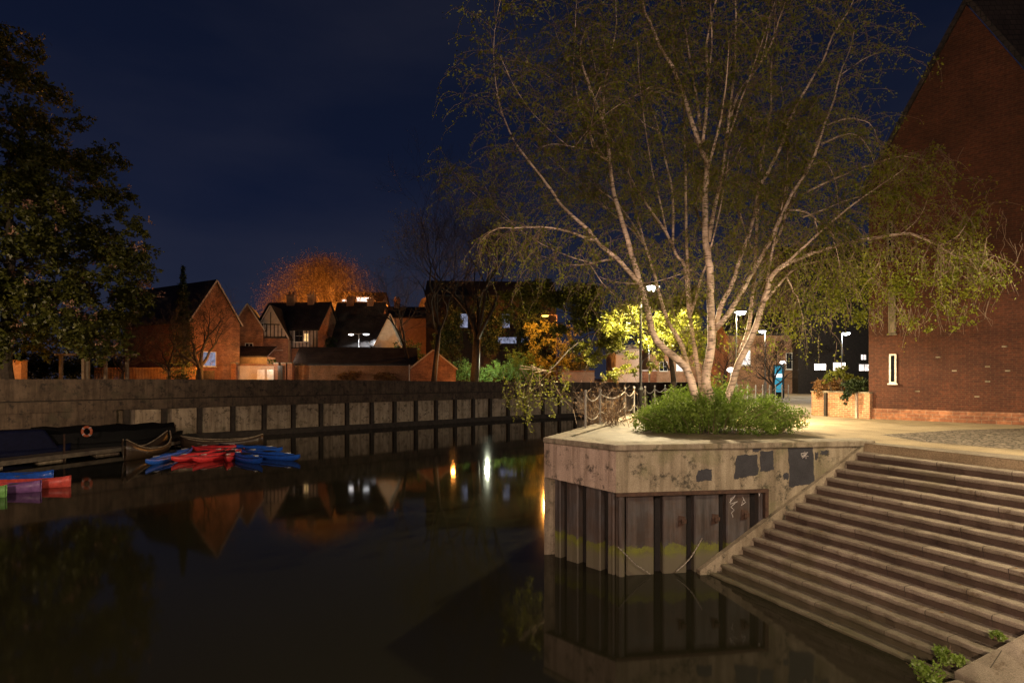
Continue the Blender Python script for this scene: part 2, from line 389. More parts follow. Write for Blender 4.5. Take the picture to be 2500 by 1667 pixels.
WARM = (1.0, 0.80, 0.50); WHITE = (1.0, 0.93, 0.80); COOL = (0.85, 0.92, 1.0); SOD = (1.0, 0.36, 0.06); PINK = (1.0, 0.68, 0.50)
M = dict(
    conc=concrete_mat('weathered concrete', (0.20, 0.165, 0.112), (0.27, 0.23, 0.16), (0.025, 0.023, 0.015), (0.12, 0.115, 0.055)),
    coping=concrete_mat('coping concrete', (0.17, 0.14, 0.10), (0.26, 0.22, 0.155), (0.06, 0.055, 0.03), (0.12, 0.10, 0.05)),
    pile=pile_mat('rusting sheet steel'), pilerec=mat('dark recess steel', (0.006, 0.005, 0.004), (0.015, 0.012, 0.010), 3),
    paint=mat('black masking paint', (0.022, 0.022, 0.026), (0.034, 0.034, 0.04), 4, 0.6),
    chalk=plain('pale scribble paint', (0.45, 0.43, 0.40), 0.8),
    step=step_mat('worn sandstone step', (0.165, 0.135, 0.095), (0.29, 0.245, 0.185)), riser=step_mat('dirty shaded riser stone', (0.05, 0.031, 0.022), (0.095, 0.062, 0.043)), cobble=cobble_mat('cobbles'), slab=slab_mat('paving slabs'),  # riser colour is dirt plus painted-in shade, darker than the treads
    gravel=mat('bound gravel', (0.23, 0.175, 0.10), (0.36, 0.28, 0.165), 1.2, 0.9, 0.6, fine=38),
    farconc=concrete_mat('old river wall concrete', (0.06, 0.042, 0.027), (0.115, 0.082, 0.054), (0.015, 0.012, 0.009), (0.06, 0.05, 0.03)),
    farpanel=concrete_mat('river wall panel', (0.29, 0.23, 0.155), (0.40, 0.33, 0.235), (0.08, 0.06, 0.04), (0.16, 0.13, 0.08)),
    farpile=mat('dark timber pile', (0.02, 0.015, 0.011), (0.045, 0.034, 0.024), 3),
    brick=brick('red brick', (0.09, 0.026, 0.0105), (0.06, 0.017, 0.008), (0.09, 0.048, 0.026)),
    brickold=brick('old brick', (0.40, 0.19, 0.10), (0.27, 0.12, 0.07), (0.46, 0.38, 0.26), stain=(0.55, 0.5, 0.34)),
    brickorange=brick('warm brick', (0.36, 0.16, 0.08), (0.22, 0.09, 0.05), (0.30, 0.22, 0.16), stain=(.32, .28, .24), bw=.4, bh=.13),
    brickdim=brick('blackish brown brick', (0.028, 0.014, 0.009), (0.02, 0.010, 0.008), (0.025, 0.02, 0.016)),  # terrace brick toned down to a blackish brown
    roof=tile_mat('dark roof tile', (0.045, 0.033, 0.028), (0.028, 0.022, 0.02)),
    roofred=tile_mat('brown roof tile', (0.10, 0.06, 0.042), (0.07, 0.042, 0.03)),
    plaster=mat('lime plaster', (0.34, 0.27, 0.22), (0.44, 0.37, 0.30), 2, 0.9),
    white=mat('white painted render', (0.45, 0.44, 0.43), (0.6, 0.58, 0.56), 2, 0.85),
    beige=mat('beige render', (0.5, 0.42, 0.34), (0.62, 0.54, 0.45), 1, 0.85),
    timber=mat('black timber', (0.02, 0.014, 0.01), (0.04, 0.03, 0.02), 6),
    wood=mat('oiled wood', (0.24, 0.12, 0.05), (0.36, 0.19, 0.08), 3, fine=30),
    oldwood=mat('grey weathered planks', (0.09, 0.075, 0.055), (0.17, 0.14, 0.10), 4, fine=40),
    frame=plain('white window paint', (0.70, 0.66, 0.58), 0.5), glass=plain('dark window glass', (0.014, 0.016, 0.02), 0.08, 0, 0.8),
    glow_warm=litwin('warm lit room', (1.0, 0.62, 0.24), 1.6), glow_white=litwin('white lit room', (1.0, 0.86, 0.78), 2.6),
    glow_cool=litwin('bluish lit room', (0.62, 0.66, 0.95), 0.45), glow_dim=litwin('dim warm room', (0.75, 0.45, 0.18), 0.45), glow_bright=litwin('very bright room', (1.0, 0.85, 0.72), 6),
    iron=mat('black iron', (0.012, 0.013, 0.012), (0.03, 0.03, 0.028), 5, 0.45, 0.15, 0.3), steel=mat('galvanised steel', (0.22, 0.21, 0.19), (0.32, 0.30, 0.27), 6, 0.45, 0.15, 0.4),
    rust=mat('rusty iron', (0.035, 0.019, 0.012), (0.075, 0.04, 0.025), 9, 0.9),
    chain=mat('galvanised chain', (0.17, 0.15, 0.12), (0.28, 0.25, 0.20), 18, 0.5, 0.3, 0.3),
    birch=bark_birch('birch bark'), twig=mat('birch twig bark', (0.13, 0.085, 0.055), (0.25, 0.18, 0.12), 8), bark=mat('dark bark', (0.022, 0.017, 0.013), (0.05, 0.038, 0.028), 5, 0.9, 0.6),
    leaf_birch=leafmat('birch leaf', (0.125, 0.15, 0.010), (0.225, 0.245, 0.018), 0.45), leaf_shrub=leafmat('shrub leaf', (0.10, 0.165, 0.022), (0.18, 0.26, 0.04), 0.35),
    leaf_lime=leafmat('fresh leaf', (0.10, 0.12, 0.014), (0.19, 0.19, 0.025), 0.5), leaf_chest=leafmat('chestnut leaf', (0.045, 0.055, 0.011), (0.095, 0.10, 0.018), 0.3),
    leaf_dark=leafmat('conifer needle', (0.02, 0.035, 0.012), (0.04, 0.055, 0.018), 0.2), leaf_brown=leafmat('dry brown leaf', (0.16, 0.075, 0.03), (0.26, 0.15, 0.05), 0.3),
    leaf_ivy=leafmat('ivy leaf', (0.09, 0.10, 0.02), (0.17, 0.15, 0.035), 0.35), leaf_hedge=leafmat('hedge leaf', (0.05, 0.10, 0.02), (0.10, 0.16, 0.03), 0.3),
    bloom=leafmat('pink blossom', (0.30, 0.165, 0.115), (0.42, 0.26, 0.19), 0.3),
    bud=leafmat('budding twig haze', (0.15, 0.095, 0.05), (0.22, 0.15, 0.08), 0.5, .25),
    red=plain('red plastic hull', (0.52, 0.03, 0.035), 0.3), blue=plain('blue plastic hull', (0.02, 0.10, 0.50), 0.3), purple=plain('purple canoe hull', (0.21, 0.10, 0.27), 0.4),
    green=plain('green canoe hull', (0.19, 0.42, 0.12), 0.4), coral=plain('coral red canoe hull', (0.62, 0.09, 0.07), 0.4), tarp=plain('dark tarpaulin', (0.006, 0.006, 0.006), 0.6, 0, .1), bluetarp=plain('navy tarpaulin', (0.006, 0.008, 0.028), 0.6, 0, .1),
    cock=plain('dark cockpit lining', (0.012, 0.012, 0.014), 0.5), orange=plain('orange lifebuoy', (0.55, 0.14, 0.06), 0.5), decal=plain('pale sticker', (0.6, 0.58, 0.55), 0.5), dkwood=plain('varnished dark hull', (0.05, 0.032, 0.02), 0.35),
    lens=emit('lamp lens', (1.0, 0.94, 0.82), 9), lens_sod=emit('sodium lens', (1.0, 0.45, 0.08), 6), lens_cool=emit('cool lamp lens', (0.9, 0.95, 1.0), 9), lens_far=emit('far lamp lens', (0.97, 0.97, 1.0), 2.6), lens_lo=emit('small lamp lens', (1.0, 0.95, 0.95), 6),
    cyan=emit('cyan lit panel', (0.10, 0.55, 0.75), .6), panel_white=emit('white lit panel', (0.9, 0.95, 1.0), 2.5),
)
# water
m, N, L = new_mat('river water')
tcw = N('ShaderNodeTexCoord'); nz = noise(N, L, tcw.outputs['Object'], 0.35, 3, 0.5)
p = N('ShaderNodeBsdfPrincipled'); p.inputs['Base Color'].default_value = (0.010, 0.0095, 0.005, 1); p.inputs['Roughness'].default_value = 0.055; p.inputs['IOR'].default_value = 1.33
b = N('ShaderNodeBump'); b.inputs['Strength'].default_value = 0.05; b.inputs['Distance'].default_value = 0.05; L(nz.outputs['Fac'], b.inputs['Height']); L(b.outputs[0], p.inputs['Normal'])
o = N('ShaderNodeOutputMaterial'); L(p.outputs[0], o.inputs[0]); M['water'] = m

# ------------------------------------------------------------------ ground, water
def sheet(name, poly, z, m):
    return tag(MB().quad(*[(x, y, z) for x, y in poly]).build(name, m), kind='structure')
sheet('river', [(-120, -60), (90, -60), (90, 160), (-120, 160)], 0.0, M['water'])
ZP = 3.0                                     # plaza level
Cn = Vector((2.40, 13.15)); Lc = Vector((0.84, 14.85)); Rc = Vector((8.6, 14.0)); Bs = Vector((4.57, 13.45))
plaza_poly = [(1.45, 15.1), (2.62, 13.75), (8.52, 14.55), (8.62, 14.02), (11.66, 7.1), (16, 3), (16, -40), (120, -40), (120, 120), (70, 84), (30, 66), (15.5, 47.5), (9.3, 34)]
pl = MB().prism(plaza_poly, -1.0, ZP).build('plaza', M['gravel']); tag(pl, kind='structure')
slab_poly = [(1.47, 15.12), (2.65, 13.8), (8.4, 14.58), (8.0, 17.5), (6.0, 19.0), (7.2, 24), (9.5, 33.5), (9.25, 33.6)]
sheet('paving', slab_poly, ZP + 0.004, M['slab'])
cb = [G(2150, 1061, ZP), G(2330, 1050, ZP), G(2560, 1044, ZP), G(2900, 1062, ZP), G(2700, 1112, ZP), G(2440, 1094, ZP), G(2250, 1078, ZP)]
sheet('cobbled_strip', [(q.x, q.y) for q in cb], ZP + 0.004, M['cobble'])
ld = [Rc + Vector((0.02, 0.0)), Rc + Vector((0.1, 0.62)), Rc + Vector((3.9, -5.6)), Rc + Vector((3.08, -6.98))]
sheet('landing', [(q.x, q.y) for q in ld], ZP + 0.008, M['step'])
wall_line = [(-46, 10), (-37, 27), (-30.9, 35.2), (-24.3, 42.6), (-17.4, 48.4), (-11.8, 52.9), (-1.7, 62.0), (10, 69.3), (25, 77.5), (60, 96), (110, 112)]
wall_top = [4.55, 4.55, 4.54, 4.52, 4.46, 4.38, 4.2, 4.08, 4.06, 4.06, 4.06]
fg = [(x - 0.45 * 0.7, y + 0.6) for x, y in wall_line]
MBf = MB().prism(fg + [(400, 112), (400, 600), (-400, 600), (-400, 8)], -1.0, 3.98)
tag(MBf.build('far_bank', M['gravel']), kind='structure')
# near quay the camera stands on
tag(MB().prism([(-40, -30), (16, -30), (16, 0.4), (9, 1.0), (-40, 0.6)], -1, 2.9).build('quay', M['gravel']), kind='structure')

# ------------------------------------------------------------------ concrete quay corner with sheet piling
q = thing('quay_wall', 'concrete quay corner over rusty sheet piles, patched with black paint', 'quay wall', (Cn.x, Cn.y, 0))
off = Vector((Cn.x, Cn.y, 0))
dR = (Rc - Cn); lenR = dR.length; dRn = dR.normalized(); dL = (Lc - Cn); lenL = dL.length; dLn = dL.normalized()
nR = Vector((-dRn.y, dRn.x)); nL = Vector((dLn.y, -dLn.x))      # into the block
def ru(px):   # distance along the right face seen at picture column px
    k = (px - 1250) / FOC; s = (k * Cn.y - Cn.x) / (dRn.x - k * dRn.y); return s
def lu(px):
    k = (px - 1250) / FOC; s = (k * Cn.y - Cn.x) / (dLn.x - k * dLn.y); return s
ZB = 1.95; op = ru(1876); T = 0.45
slope = lambda u: 0.03 + 3.0 * (u - 2.19) / (lenR - 2.19)
mb = MB()
ins = Cn + (nR + nL) * 0.36
o2 = (0, 0)
def loc2(v, z): return (v.x - Cn.x, v.y - Cn.y, z)
# right face parapet (polygon follows the stair slope), left face parapet
mb.panel((0, 0), dRn, [(0, ZB), (op, ZB), (op, slope(op) - 0.25), (lenR, slope(lenR) - 0.3), (lenR, 2.92), (0, 2.92)], T)
con = mb.build('parapet', M['conc'], q)
mb = MB()
n_in = Vector((nL.x, nL.y, 0))
pts = [(0.0, ZB), (lenL, ZB + 0.08), (lenL, 2.92), (0.0, 2.92)]
fr = [Vector((dLn.x * u, dLn.y * u, z)) for u, z in pts]; fr[0] += Vector((dLn.x, dLn.y, 0)) * 0.003; fr[3] += Vector((dLn.x, dLn.y, 0)) * 0.003
mb.hexa(fr[::-1], [p + n_in * 0.45 + Vector((0, 0, 0.001)) for p in fr][::-1])
M['concpink'] = concrete_mat('pink-lit concrete', (0.32, 0.245, 0.19), (0.41, 0.32, 0.25), (0.05, 0.04, 0.03), (0.22, 0.17, 0.13))  # paler, pinker copy for the left face: lamplight painted into the colour
mb.build('parapet', M['concpink'], q)
# coping around both faces
mb = MB()
ov = 0.05
e0 = Lc - nL * ov; e1 = Cn - (nL + nR) * ov * 0.8; e2 = Rc - nR * ov + dRn * 0.35; i2 = Rc + nR * 0.62 + dRn * 0.45; i1 = Cn + (nL + nR) * 0.45; i0 = Lc + nL * 0.6 + dLn * 0.0
mid = Cn + dRn * 1.0 - nR * ov
mb.hexa([loc2(p, 2.922) for p in (e0, e1, e2, i2, i1, i0)], [loc2(p, 3.062) for p in (e0, e1, e2, i2, i1, i0)])
mb.build('coping', M['coping'], q, bevel=0.025)
# the left edge kerb running back along the railing
mb = MB(); ke = Vector((9.3, 34.0)); kd = (ke - Lc).normalized(); kn = Vector((kd.y, -kd.x))
a = Lc + kd * 0.0
mb.hexa([loc2(p, -0.5) for p in (a, a + kn * 0.5 + kd * 0.3, ke + kn * 0.5, ke)], [loc2(p, 3.055) for p in (a, a + kn * 0.5 + kd * 0.3, ke + kn * 0.5, ke)])
mb.build('edge_wall', M['coping'], q)
# painted-out patches on the right face (thin paint skins), as polygons in picture columns/rows
def on_face(px, py):
    u = ru(px); Y = Cn.y + dRn.y * u; return (u, wz(py, Y))
def skin(polys, name, m, off=0.004):
    mb = MB()
    for poly in polys:
        mb.panel((0, 0), dRn, [on_face(*p) for p in poly], 0.003, off)
    return mb.build(name, m, q)
Z7 = lambda pts: [(1300 + x * .3571, 1000 + y * .3571) for x, y in pts]
def rough(pts, amt=3):
    out = []
    for i in range(len(pts)):
        a = pts[i]; b = pts[(i + 1) % len(pts)]
        for k in range(12):
            t = k / 12; wv = 3 * math.sin(t * 9 + a[0]); out.append((a[0] + (b[0] - a[0]) * t + rng.uniform(-amt, amt) + wv * .6, a[1] + (b[1] - a[1]) * t + rng.uniform(-amt, amt) + wv))
    return out
patches = [[(1118, 490), (1125, 425), (1150, 408), (1228, 402), (1226, 482)], [(1380, 475), (1396, 312), (1535, 303), (1545, 440), (1440, 462)],
           [(1558, 425), (1555, 285), (1645, 280), (1650, 412)], [(1505, 292), (1507, 265), (1562, 262), (1562, 280)],
           [(1757, 530), (1748, 250), (1915, 240), (1928, 500)], [(1715, 478), (1715, 432), (1750, 430), (1752, 476)],
           [(1935, 345), (1932, 295), (1953, 290), (1950, 330)], [(1968, 305), (1972, 282), (2025, 276), (2026, 294), (1990, 310)]]
for pt in patches:
    skin([Z7(rough(pt))], 'paint_patch', M['paint'])
# pale scribbles
def scribble(pts, name='scribble', r=0.008, offz=0.012, depth=0.0):
    p3 = []
    for x, y in Z7(pts):
        u, z = on_face(x, y); v = Vector((dRn.x * u, dRn.y * u, z)) + Vector((nR.x, nR.y, 0)) * (depth - offz); p3.append(v)
    MB().tube(p3, r, 4).build(name, M['chalk'], q)
scribble([(1832, 300), (1880, 290), (1845, 330), (1860, 284), (1872, 332), (1834, 312), (1885, 318), (1850, 290), (1866, 335), (1838, 322), (1872, 300)], r=0.011)
scribble([(1360, 640), (1400, 590), (1370, 610), (1365, 650), (1415, 632), (1390, 650), (1370, 670), (1392, 690), (1374, 710), (1384, 740)], depth=0.10)
scribble([(1450, 600), (1470, 640), (1458, 615), (1440, 660), (1466, 640)], depth=0.10)
skin([Z7([(1546, 560), (1550, 535), (1564, 530), (1578, 538), (1574, 565), (1564, 598), (1558, 575)])], 'paint_blot', M['decal'], -.083)
# sheet piles: flat pans with narrow dark slots between
def pans(dv, nv, edges, ztop, name):
    for k in range(len(edges) - 1):
        u0, u1 = edges[k]; u0 += .02; u1 -= .02; mb = MB(); r = 0.09; dpt = 0.42
        prof = [(u0 + 0.03, dpt), (u0 + 0.01, r + 0.03), (u0 + 0.04, r), (u0 + (u1 - u0) * 0.5, r + 0.012), (u1 - 0.04, r), (u1 - 0.01, r + 0.03), (u1 - 0.03, dpt)]
        P3 = lambda uu, dd, z: (dv.x * uu + nv.x * dd, dv.y * uu + nv.y * dd, z)
        bot = [P3(a, b, -1.0) for a, b in prof]; top = [P3(a, b, ztop) for a, b in prof]
        i = len(mb.v); nn = len(prof); mb.v += bot + top
        for j in range(nn - 1): mb.f.append((i + j, i + j + 1, i + nn + j + 1, i + nn + j))
        mb.build(name, M['pile'], q)
se = [1510, 1612, 1692, 1772, 1850, 1870]
edges = [(ru(1530) , ru(1604)), (ru(1620), ru(1684)), (ru(1697), ru(1764)), (ru(1776), ru(1840)), (ru(1856), ru(1872)), (0, 0)]
edges = [(0.06, ru(1514))] + edges
pans(dRn, nR, edges, ZB + 0.02, 'sheet_pile')
le = [(0.10, lu(1474)), (lu(1462), lu(1421)), (lu(1407), lu(1374)), (lu(1364), lu(1345)), (0, 0)]
pans(dLn, nL, le, ZB + 0.08, 'sheet_pile')
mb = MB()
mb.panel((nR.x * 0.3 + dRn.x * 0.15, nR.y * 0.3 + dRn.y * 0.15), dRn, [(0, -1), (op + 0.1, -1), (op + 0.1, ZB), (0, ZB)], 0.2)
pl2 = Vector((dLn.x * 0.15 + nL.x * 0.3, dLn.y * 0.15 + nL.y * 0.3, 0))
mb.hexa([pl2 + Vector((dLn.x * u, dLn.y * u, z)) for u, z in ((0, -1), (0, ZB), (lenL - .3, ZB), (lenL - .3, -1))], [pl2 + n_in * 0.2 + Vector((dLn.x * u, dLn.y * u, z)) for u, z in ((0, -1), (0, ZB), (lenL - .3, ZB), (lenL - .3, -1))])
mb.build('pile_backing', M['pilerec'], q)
# end post of the corner and the steel waling frame round the opening
mb = MB(); mb.tube([(0.14, 0.10, -1), (0.14, 0.10, ZB)], 0.085, 8); mb.build('corner_pile', M['pile'], q)
mb = MB(); mb.panel((0, 0), dRn, [(0.0, ZB - 0.09), (op, ZB - 0.09), (op, ZB - 0.004), (0.0, ZB - 0.004)], 0.1, 0.02)
mb.panel((0, 0), dRn, [(op - 0.09, slope(op) - 0.2), (op - 0.002, slope(op) - 0.2), (op - 0.002, ZB - 0.094), (op - 0.09, ZB - 0.094)], 0.1, 0.02)
mb.build('steel_frame', M['rust'], q)
# mooring brackets and hanging chains
for bx, by in ((1668, 1273), (1750, 1268), (1822, 1258)):
    u, z = on_face(bx, by); mb = MB()
    mb.panel((nR.x * 0.1, nR.y * 0.1), dRn, [(u - 0.09, z - 0.13), (u + 0.07, z - 0.11), (u + 0.09, z + 0.1), (u - 0.07, z + 0.12)], 0.02, 0.02)
    mb.panel((nR.x * 0.1, nR.y * 0.1), dRn, [(u - 0.03, z - 0.06), (u + 0.09, z - 0.04), (u + 0.09, z + 0.05), (u - 0.03, z + 0.05)], 0.04, 0.09)
    mb.build('mooring_bracket', M['rust'], q)
def chain(pts, r, name, parent, m):
    out = []; rad = []
    for i in range(len(pts) - 1):
        a = Vector(pts[i]); b = Vector(pts[i + 1]); k = max(2, int((b - a).length / (r * 2.2)))
        for j in range(k):
            out.append(a.lerp(b, j / k)); rad.append(r * (1.0 if len(out) % 2 else 0.5))
    return MB().tube(out, rad, 5).build(name, m, parent)
def facept(px, py, d=-0.03):
    u, z = on_face(px, py); return Vector((dRn.x * u + nR.x * d, dRn.y * u + nR.y * d, z))
chain([facept(1713, 1312), facept(1700, 1335), facept(1686, 1358), facept(1668, 1378), facept(1645, 1397)], 0.022, 'mooring_chain', q, M['chain'])
chain([facept(1508, 1334), facept(1530, 1356), facept(1552, 1378), facept(1590, 1402)], 0.02, 'mooring_chain', q, M['chain'])

# ------------------------------------------------------------------ river steps
NS = 15; rise = 0.197; E = Vector((0.44, -1.0)); run = (Rc - Bs) / NS
s = thing('river_steps', 'broad worn stone steps going down into the river', 'steps', (Bs.x, Bs.y, 0))
for k in range(NS):
    z = ZP - rise * (NS - k); a = Bs + run * k; ln = 5.45 if k < 6 else 6.9
    c0 = a - E * 0.05; c1 = a + run * 1.0 + run * 0.25 - E * 0.05
    nseg = 30; mb = MB(); front = []; back = []
    for i in range(nseg + 1):
        t = ln * i / nseg; w = run.normalized() * rng.uniform(-0.02, 0.02)
        front.append(c0 + E * t + w); back.append(c1 + E * t)
    for i in range(nseg):
        za = z + rng.uniform(-0.006, 0.006) * 0
        quad = [front[i], front[i + 1], back[i + 1], back[i]]
    def solid(fr_, bk_, z0, z1, name, m, bev, wob=0.0):
        t_ = [Vector((p.x - Bs.x, p.y - Bs.y, z1 + rng.uniform(-wob, wob * .5))) for p in fr_] + [Vector((p.x - Bs.x, p.y - Bs.y, z1)) for p in bk_[::-1]]
        b_ = [Vector((p.x - Bs.x, p.y - Bs.y, z0)) for p in fr_ + bk_[::-1]]
        MB().hexa(t_, b_).build(name, m, s, bevel=bev)
    solid(front, back, z - 0.09, z, 'tread', M['step'], 0.026, 0.006)
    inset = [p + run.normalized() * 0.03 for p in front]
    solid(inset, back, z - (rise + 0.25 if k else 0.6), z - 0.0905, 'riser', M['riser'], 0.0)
# sloping side kerb where the steps meet the quay wall
mb = MB(); u0 = 2.0; n3 = Vector((nR.x, nR.y, 0)); d3 = Vector((dRn.x, dRn.y, 0)); sh = Vector((Cn.x - Bs.x, Cn.y - Bs.y, 0))
fr = [sh + d3 * 2.0 + Vector((0, 0, -0.5)), sh + d3 * 2.0 + Vector((0, 0, 0.10)), sh + d3 * (lenR - 0.05) + Vector((0, 0, 2.93)), sh + d3 * (lenR - 0.05) + Vector((0, 0, 2.2))]
mb.hexa([p - n3 * 0.12 for p in fr], [p + n3 * 0.03 for p in fr]); mb.build('side_kerb', M['conc'], s)
# sloping side stone near the camera
A = Vector((6.57, 8.42, 0.30)); dv = Vector((0.95, -0.1, 0.60)); tow = Vector((0.5, -1.6, 0))
mb = MB(); pp = [A - dv * 0.05, A + dv * 4.0, A + dv * 4.0 + tow, A - dv * 0.05 + tow]
mb.hexa([Vector((p.x, p.y, -0.8)) - Vector((Bs.x, Bs.y, 0)) for p in pp], [p - Vector((Bs.x, Bs.y, 0)) for p in pp]); mb.build('side_stone', M['step'], s, bevel=0.03)
mb = MB(); pp = [A + Vector((-0.55, -0.15, -0.18)), A + Vector((-0.06, -0.1, -0.08)), A + Vector((0.45, -1.6, -0.08)), A + Vector((-0.2, -1.7, -0.18))]
mb.hexa([Vector((p.x, p.y, -0.8)) - Vector((Bs.x, Bs.y, 0)) for p in pp], [p - Vector((Bs.x, Bs.y, 0)) for p in pp]); mb.build('side_stone', M['step'], s, bevel=0.03)
def tuft(c, r, n, name, label, group=None, m='leaf_shrub', sz=0.05):
    t = thing(name, label, 'plant', c, 0, group)
    mb = MB()
    for k in range(14):
        d = Vector((rng.uniform(-1, 1), rng.uniform(-1, 1), rng.uniform(0.5, 1.3))) * r * 0.8
        mb.tube([(0, 0, -0.02), d * 0.5, d], [0.006, 0.004, 0.002], 3)
    mb.build('stem', M['twig'], t)
    leaves('foliage', clump_pts([((0, 0, r * 0.45), (r, r, r * 0.7)), ((r * .5, -r * .3, r * .3), (r * .6, r * .6, r * .4))], n, 0.7), sz, M[m], t)
tuft(tuple(G(2318, 1612, 0.35)), 0.20, 900, 'weed', 'green weed tuft growing beside the lowest step')
tuft(tuple(G(2432, 1556, 0.75)), 0.09, 350, 'weed', 'small weed in the joint between steps and side stone')
tuft(tuple(G(2262, 1660, 0.2)), 0.24, 900, 'weed', 'trailing weeds on the low stone by the water')

# ------------------------------------------------------------------ tree helpers
def branch_tree(mb, tips, p, d, ln, r, depth, spread=0.55, up=0.15, kids=(3, 4), n=5, wob=0.18, minr=0.008, shrink=0.72):
    pts = [Vector(p)]; dd = Vector(d).normalized(); k = 4; rad = [r]
    for i in range(k):
        dd = (dd + Vector((rng.gauss(0, wob), rng.gauss(0, wob), rng.gauss(0, wob) + up * 0.4))).normalized()
        pts.append(pts[-1] + dd * ln / k); rad.append(max(minr, r * (1 - 0.45 * (i + 1) / k)))
    mb.tube(pts, rad, max(3, n), cap=False)
    if depth == 0:
        tips.append((pts[-1], dd)); tips.append((pts[-2], dd)); return
    for c in range(rng.randint(*kids)):
        i = rng.randint(2, k) if c else k
        nd = (dd + Vector((rng.gauss(0, spread), rng.gauss(0, spread), rng.gauss(0, spread) * 0.7 + up))).normalized()
        branch_tree(mb, tips, pts[i], nd, ln * rng.uniform(shrink - .12, shrink + .1), rad[i] * 0.62, depth - 1, spread, up, kids, n - 1, wob, minr, shrink)

# ------------------------------------------------------------------ the birch
BX, BY = wx(1735, 17.0), 17.0
bt = thing('birch_tree', 'tall many-stemmed birch with pale bark rising from the green shrub', 'tree', (BX, BY, ZP))
BO = Vector((BX, BY, ZP))
stems = []   # (points, radii)
def trace(pts, y0, y1, r0, r1):
    n = len(pts); out = []
    for i, (x, y) in enumerate(pts):
        t = i / (n - 1); Y = y0 + (y1 - y0) * t + 0.15 * math.sin(3 * t + x)
        out.append(P(x, y, Y) - BO)
    rad = [(r0 + (r1 - r0) * (i / (n - 1)) ** .8) * .88 for i in range(n)]
    # smooth
    sp = []; sr = []
    for i in range(n - 1):
        a = out[max(0, i - 1)]; b = out[i]; c = out[i + 1]; d = out[min(n - 1, i + 2)]
        for k in range(3):
            t = k / 3
            v = 0.5 * ((2 * b) + (c - a) * t + (2 * a - 5 * b + 4 * c - d) * t * t + (3 * b - a - 3 * c + d) * t ** 3)
            sp.append(v + Vector((rng.gauss(0, .006), rng.gauss(0, .02), 0))); sr.append(rad[i] + (rad[i + 1] - rad[i]) * t)
    sp.append(out[-1]); sr.append(rad[-1])
    stems.append((sp, sr)); return sp
T = trace
T([(1700, 985), (1675, 898), (1603, 832), (1580, 751), (1563, 694), (1546, 634), (1535, 594), (1512, 516), (1494, 450), (1487, 367), (1473, 297), (1448, 236), (1428, 179), (1416, 121), (1432, 67)], 17, 16.2, .145, .02)
T([(1563, 694), (1537, 665), (1506, 631), (1460, 594), (1437, 562), (1391, 522), (1362, 490), (1334, 450), (1298, 402), (1263, 357), (1243, 319), (1224, 271), (1212, 230)], 16.7, 15.0, .085, .012)
T([(1450, 588), (1408, 573), (1374, 562), (1325, 555), (1265, 556), (1216, 558), (1180, 580)], 16.2, 14.8, .05, .01)
T([(1506, 631), (1466, 638), (1440, 645), (1394, 647), (1362, 637), (1322, 625)], 16.5, 17.5, .045, .008)
T([(1440, 645), (1470, 690), (1500, 720)], 17, 16, .02, .006)
T([(1483, 392), (1451, 373), (1403, 360), (1355, 351), (1320, 360)], 16.3, 15, .04, .008)
T([(1483, 392), (1451, 351), (1432, 300), (1413, 258), (1384, 220), (1336, 185), (1291, 160)], 16.3, 17.6, .045, .008)
T([(1413, 258), (1400, 190), (1370, 120), (1352, 60)], 17, 17.8, .03, .008)
T([(1473, 297), (1476, 220), (1490, 140), (1505, 60), (1500, -30)], 16.3, 16.8, .035, .01)
T([(1706, 985), (1692, 949), (1664, 842), (1633, 791), (1610, 720), (1596, 660), (1575, 600), (1552, 510), (1535, 420), (1528, 330)], 17.1, 18.4, .11, .015)
T([(1575, 600), (1540, 540), (1500, 490), (1460, 460), (1440, 420), (1424, 380)], 17.9, 18.8, .04, .008)
T([(1722, 985), (1712, 950), (1700, 880), (1692, 820), (1681, 747), (1672, 651), (1652, 622), (1626, 568), (1580, 499), (1560, 470), (1520, 400), (1490, 330), (1474, 260)], 17.2, 18.2, .10, .014)
T([(1642, 600), (1642, 478), (1623, 383), (1610, 319), (1585, 250), (1560, 190)], 17.6, 18.3, .045, .01)
T([(1610, 319), (1570, 300), (1530, 243)], 18, 17.4, .025, .008)
T([(1684, 760), (1678, 651), (1675, 565), (1675, 450), (1671, 319), (1668, 242), (1650, 150), (1640, 60), (1635, -60)], 17.4, 18.6, .065, .012)
T([(1735, 985), (1728, 951), (1723, 920), (1737, 836), (1734, 724), (1732, 651), (1724, 593), (1721, 507), (1722, 463), (1725, 399), (1712, 367), (1681, 274), (1665, 220), (1642, 166), (1610, 108), (1585, 51), (1566, 0), (1540, -100), (1520, -180)], 16.9, 16.4, .17, .02)
T([(1714, 354), (1725, 265), (1728, 191), (1725, 105), (1748, 0), (1760, -120)], 16.6, 15.6, .06, .015)
T([(1710, 320), (1700, 239), (1687, 160), (1674, 80), (1665, 0), (1655, -120)], 16.6, 17.2, .05, .012)
T([(1737, 836), (1748, 794), (1765, 737), (1788, 694), (1811, 622), (1837, 550), (1848, 479), (1853, 429), (1864, 357), (1882, 268), (1882, 186), (1890, 80), (1900, -60)], 16.9, 17.6, .10, .015)
T([(1853, 460), (1886, 400), (1914, 339), (1928, 293), (1957, 236), (1986, 186), (2011, 143), (2032, 89), (2057, 50), (2082, 7), (2110, -70)], 17.3, 16.2, .06, .015)
T([(1730, 590), (1748, 493), (1764, 428), (1775, 321), (1789, 214), (1796, 125), (1793, 0), (1790, -120)], 16.8, 16.0, .075, .015)
T([(1779, 303), (1803, 228), (1843, 175), (1878, 118), (1900, 54), (1918, 0), (1940, -90)], 16.4, 15.4, .045, .012)
T([(1764, 428), (1790, 400), (1820, 330), (1850, 300)], 16.6, 17.6, .025, .006)
